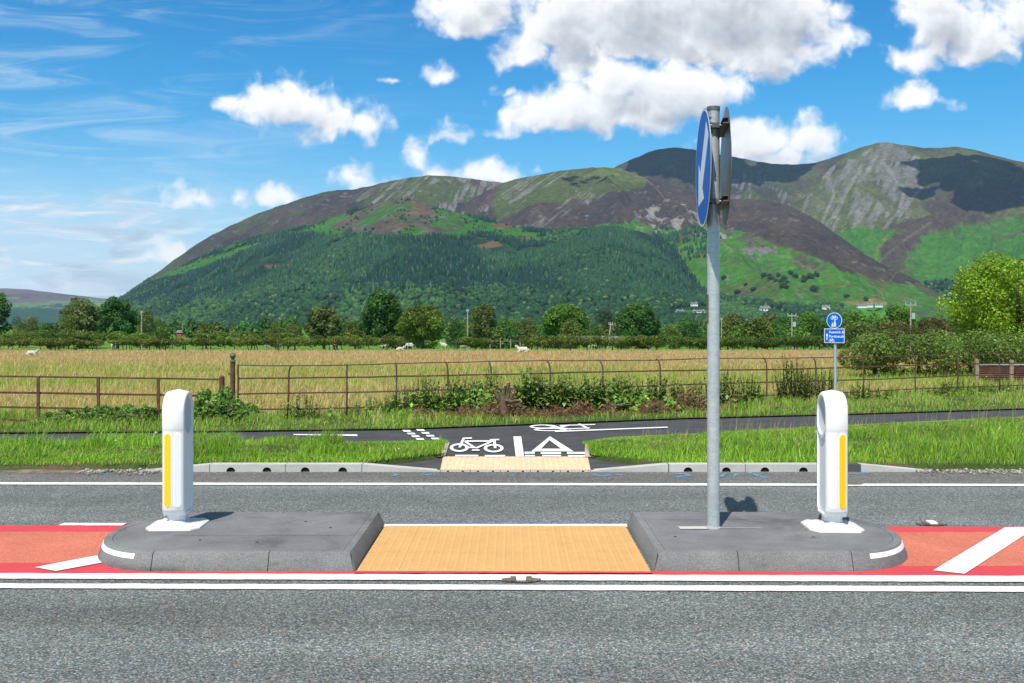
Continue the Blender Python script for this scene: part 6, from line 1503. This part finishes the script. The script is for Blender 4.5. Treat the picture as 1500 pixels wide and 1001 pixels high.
# ================================================================ sky
def build_world():
    w = bpy.data.worlds.new('World'); scene.world = w; w.use_nodes = True; t = NT(w.node_tree); bg = w.node_tree.nodes['Background']
    el = math.asin(SUN.z); az = math.atan2(SUN.x, SUN.y)
    sky = t.n('ShaderNodeTexSky', sky_type='NISHITA', sun_disc=False, sun_elevation=el, sun_rotation=az % (2 * PI), altitude=100.0, air_density=1.0, dust_density=0.6, ozone_density=2.0)
    d0 = t.n('ShaderNodeSeparateXYZ', {0: t.n('ShaderNodeTexCoord').outputs['Generated']}).outputs[2]
    tint = t.ramp(d0, [(0.0, (.80, 1.02, 1.10)), (.10, (.50, .97, 1.10)), (.22, (.20, .83, 1.12)), (.34, (.08, .68, 1.06)), (.55, (1.0, .98, .80))])
    hsv = t.n('ShaderNodeHueSaturation', {'Hue': 0.5, 'Saturation': SKY_SAT, 'Value': SKY_VAL, 'Color': t.mix(1.0, sky.outputs[0], tint, 'MULTIPLY')})
    d = t.n('ShaderNodeTexCoord').outputs['Generated']; sp_ = t.n('ShaderNodeSeparateXYZ', {0: d})
    yy = t.math('MAXIMUM', sp_.outputs[1], 0.03); u = t.math('DIVIDE', sp_.outputs[0], yy); v = t.math('DIVIDE', sp_.outputs[2], yy)
    X = t.math('MULTIPLY_ADD', u, 14.5833, 7.5); Y = t.math('MULTIPLY_ADD', v, -14.5833, 4.76)
    P = t.n('ShaderNodeCombineXYZ', {0: X, 1: Y}).outputs[0]
    LOWER = [(4.0, 1.56, .60, .34), (4.35, 1.64, .55, .40), (4.85, 1.80, .6, .31), (5.3, 1.84, .46, .28), (3.6, 1.53, .40, .17), (4.15, 1.36, .3, .2),
          (2.9, 2.92, .42, .21), (3.55, 2.84, .25, .17), (3.95, 2.94, .42, .21), (5.3, 2.66, .36, .22), (6.06, 2.36, .17, .30), (6.4, 2.62, .45, .18), (7.05, 2.56, .62, .22), (2.5, 3.72, .32, .18),
          (9.1, 1.26, .62, .46), (9.9, 1.42, .85, .50), (10.4, 1.35, .5, .45), (8.4, 1.60, .75, .40), (7.8, 1.66, .55, .32), (7.4, 1.88, .34, .16), (9.2, 1.72, .9, .34),
          (11.1, 2.1, .72, .38), (11.8, 2.05, .5, .35), (10.6, 2.05, .4, .3), (11.5, 2.3, .7, .25), (6.42, 1.12, .26, .16), (5.83, 1.2, .16, .09), (6.6, 2.0, .26, .2), (7.4, 1.35, .14, .12), (13.45, 1.46, .46, .26)]
    UPPER = [(6.85, .22, .58, .50), (7.2, -.15, .5, .4), (7.75, .74, .46, .36), (8.35, .40, .8, .8), (9.4, .15, 1.3, .85), (10.6, .10, 1.3, .95), (11.5, .22, .8, .66), (12.15, .55, .42, .32), (11.2, .78, .8, .46), (10.2, .66, .9, .5), (9.2, .70, .8, .42), (8.6, .98, .5, .3),
          (13.72, .28, .50, .74), (14.35, .60, .60, .46), (15.0, .30, .5, .55), (13.5, .85, .38, .36)]
    def layer(nm, BL):
        g = bpy.data.node_groups.new(nm, 'ShaderNodeTree'); g.interface.new_socket('P', in_out='INPUT', socket_type='NodeSocketVector'); [g.interface.new_socket(k_, in_out='OUTPUT', socket_type='NodeSocketFloat') for k_ in 'DAR']; q = NT(g)
        gi = q.n('NodeGroupInput'); go = q.n('NodeGroupOutput'); p0 = gi.outputs[0]
        nz = q.n('ShaderNodeTexNoise', {'Vector': p0, 'Scale': 1.5, 'Detail': 3.0}, noise_dimensions='2D').outputs['Color']
        wv = q.n('ShaderNodeVectorMath', {0: nz, 1: (.5, .5, .5)}, operation='SUBTRACT').outputs[0]; wv = q.n('ShaderNodeVectorMath', {0: wv, 1: (.46, .36, 0)}, operation='MULTIPLY').outputs[0]
        p1 = q.n('ShaderNodeVectorMath', {0: p0, 1: wv}, operation='ADD').outputs[0]; acc = None
        for cx, cy, rx, ry in BL:
            a = q.n('ShaderNodeVectorMath', {0: p1, 1: (cx, cy, 0)}, operation='SUBTRACT').outputs[0]
            a = q.n('ShaderNodeVectorMath', {0: a, 1: (1 / (rx * 1.30), 1 / (ry * 1.30), 0)}, operation='MULTIPLY').outputs[0]
            b = q.n('ShaderNodeVectorMath', {0: a, 1: (-1, 1.5, 0)}, operation='MULTIPLY').outputs[0]; a = q.n('ShaderNodeVectorMath', {0: a, 1: b}, operation='MAXIMUM').outputs[0]
            l = q.n('ShaderNodeVectorMath', {0: a}, operation='LENGTH').outputs['Value']; l = q.math('SUBTRACT', 1.0, l); l = q.math('MULTIPLY', l, max(.48, min(1.0, (rx * ry) ** .5 * 1.7)))
            acc = l if acc is None else q.math('SMOOTH_MAX', acc, l, .12)
        acc = q.math('MAXIMUM', acc, -.6)
        f1 = q.n('ShaderNodeTexNoise', {'Vector': p0, 'Scale': 2.0, 'Detail': 7.0, 'Roughness': .50, 'Distortion': .3}, noise_dimensions='2D').outputs[0]
        vo = q.n('ShaderNodeTexVoronoi', {'Vector': p1, 'Scale': 3.2, 'Detail': 2.0, 'Roughness': .5}, feature='SMOOTH_F1', voronoi_dimensions='2D'); vo.inputs['Smoothness'].default_value = .7
        puff = q.math('ADD', q.math('MULTIPLY', q.math('SUBTRACT', f1, .5), .86), q.math('MULTIPLY', q.math('SUBTRACT', .40, vo.outputs['Distance']), .30))
        g.links.new(q.math('ADD', acc, puff), go.inputs[0]); g.links.new(acc, go.inputs[1]); g.links.new(puff, go.inputs[2])
        def dens(p):
            nd = w.node_tree.nodes.new('ShaderNodeGroup'); nd.node_tree = g; w.node_tree.links.new(p, nd.inputs[0]); return nd.outputs
        def off(dx, dy): return t.n('ShaderNodeVectorMath', {0: P, 1: (dx, dy, 0)}, operation='ADD').outputs[0]
        D0 = dens(P); A1 = dens(off(-.12, -.36))[1]; R1 = dens(off(-.06, -.13))[2]
        alpha = t.n('ShaderNodeMapRange', {0: D0[0], 1: -.11, 2: .40}, interpolation_type='SMOOTHSTEP').outputs[0]
        # how much cloud lies between a point and the sun, plus the small puffs
        thick = t.math('MAXIMUM', A1, -.15); rim = t.math('SUBTRACT', R1, D0[2])
        sh = t.n('ShaderNodeMapRange', {0: t.math('MULTIPLY_ADD', rim, .55, thick), 1: .02, 2: 1.12}).outputs[0]
        ccol = t.ramp(sh, [(0, (1.03, 1.03, 1.03)), (.3, (.90, .905, .915)), (.62, (.62, .64, .67)), (1, (.38, .405, .45))])
        return alpha, t.mix(1.0, ccol, (9.3, 9.3, 9.3), 'MULTIPLY')
    aU, cU = layer('upper_clouds', UPPER); aL, cL = layer('lower_clouds', LOWER)
    front = t.n('ShaderNodeMapRange', {0: sp_.outputs[1], 1: .1, 2: .3}).outputs[0]
    # thin high cirrus on the left and grey banks low down
    mp = t.n('ShaderNodeMapping', {'Vector': P, 'Rotation': (0, 0, .12), 'Scale': (.34, 2.3, 1)})
    cz = t.noise(mp.outputs[0], 1.2, 8, .66, .9, '2D'); left = t.n('ShaderNodeMapRange', {0: X, 1: 8.5, 2: -1.0}, interpolation_type='SMOOTHSTEP').outputs[0]
    ci = t.math('MULTIPLY', t.n('ShaderNodeMapRange', {0: cz, 1: .42, 2: .92}, interpolation_type='SMOOTHSTEP').outputs[0], left); ci = t.math('MULTIPLY', ci, front)
    col = t.mix(t.math('MULTIPLY', ci, .62), hsv.outputs[0], (7.4, 8.0, 8.6))
    # a pale band of low cloud toward the left horizon
    lowm = t.n('ShaderNodeMapRange', {0: Y, 1: 1.8, 2: 4.2}, interpolation_type='SMOOTHSTEP').outputs[0]
    col = t.mix(t.math('MULTIPLY', t.math('MULTIPLY', lowm, left), .75), col, (6.6, 7.8, 9.0))
    mp2 = t.n('ShaderNodeMapping', {'Vector': P, 'Location': (3, 7, 0), 'Scale': (.55, 3.2, 1)}); bz = t.noise(mp2.outputs[0], 1.15, 8, .6, .5, '2D')
    bm_ = t.n('ShaderNodeMapRange', {0: bz, 1: .40, 2: .60}, interpolation_type='SMOOTHSTEP').outputs[0]
    l2 = t.n('ShaderNodeMapRange', {0: X, 1: 4.6, 2: 1.2}, interpolation_type='SMOOTHSTEP').outputs[0]; y2 = t.n('ShaderNodeMapRange', {0: Y, 1: 2.6, 2: 3.1}, interpolation_type='SMOOTHSTEP').outputs[0]
    bcol = t.ramp(t.noise(t.n('ShaderNodeVectorMath', {0: mp2.outputs[0], 1: (.05, .22, 0)}, operation='ADD').outputs[0], 1.15, 6, .6, .5, '2D'), [(.40, (8.9, 9.0, 9.1)), (.52, (6.6, 7.4, 8.1)), (.66, (4.6, 5.6, 6.6))])
    col = t.mix(t.math('MULTIPLY', t.math('MULTIPLY', bm_, t.math('MULTIPLY', l2, y2)), .85), col, bcol)
    col = t.mix(t.math('MULTIPLY', aU, .97), col, cU); col = t.mix(t.math('MULTIPLY', aL, .96), col, cL)
    bg.inputs[1].default_value = 0.1; w.node_tree.links.new(hsv.outputs[0], bg.inputs[0])
    bg2 = t.n('ShaderNodeBackground', {0: col, 1: 0.1})
    zone = t.math('MULTIPLY', t.math('GREATER_THAN', sp_.outputs[1], .25), t.math('MULTIPLY', t.math('GREATER_THAN', v, -.01), t.math('MULTIPLY', t.math('LESS_THAN', v, .43), t.math('LESS_THAN', t.math('ABSOLUTE', u), .8))))
    mxs = t.n('ShaderNodeMixShader', {0: zone, 1: bg.outputs[0], 2: bg2.outputs[0]}); w.node_tree.links.new(mxs.outputs[0], w.node_tree.nodes['World Output'].inputs[0])
    w.cycles.sampling_method = 'MANUAL'; w.cycles.sample_map_resolution = 512
SKY_SAT, SKY_VAL = 1.0, 1.15
build_world()
sl = bpy.data.lights.new('sun', 'SUN'); sl.energy = 4.8; sl.angle = math.radians(.53); sl.color = (1.0, .945, .85); so = bpy.data.objects.new('sun', sl); COL.objects.link(so)
so.rotation_euler = SUN.to_track_quat('Z', 'Y').to_euler(); so.location = SUN * 50
# ---- the air
if HAZE:
    mb = MB(); mb.box(-8500, 8500, -300, 11400, -9, 1015); hz = mb.build('haze', None); tag(hz, kind='stuff')
    hm = bpy.data.materials.new('haze_air'); hm.use_nodes = True; nt = hm.node_tree; nt.nodes.clear(); out = nt.nodes.new('ShaderNodeOutputMaterial'); pv = nt.nodes.new('ShaderNodeVolumePrincipled')
    pv.inputs['Color'].default_value = (.42, .66, 1.0, 1); pv.inputs['Density'].default_value = HAZE; pv.inputs['Anisotropy'].default_value = 0.0; nt.links.new(pv.outputs[0], out.inputs['Volume'])
    hz.data.materials.append(hm)
# ================================================================ camera and render settings
cd = bpy.data.cameras.new('camera'); cam = bpy.data.objects.new('camera', cd); COL.objects.link(cam); cam.location = (0, 0, EYE); cam.rotation_euler = (math.radians(90), 0, 0)
cd.sensor_width = 36; cd.lens = 35; cd.shift_y = -(500.5 - HOR) / 1500; cd.clip_start = .05; cd.clip_end = 40000
scene.camera = cam
vs = scene.view_settings; vs.view_transform = 'Standard'; vs.look = 'None'; vs.exposure = 0.30; vs.gamma = 1.0
scene.render.engine = 'CYCLES'; cy = scene.cycles; cy.use_denoising = True; cy.max_bounces = 6; cy.diffuse_bounces = 3; cy.glossy_bounces = 2; cy.transmission_bounces = 3; cy.volume_bounces = 0; cy.transparent_max_bounces = 4
cy.sample_clamp_indirect = 6
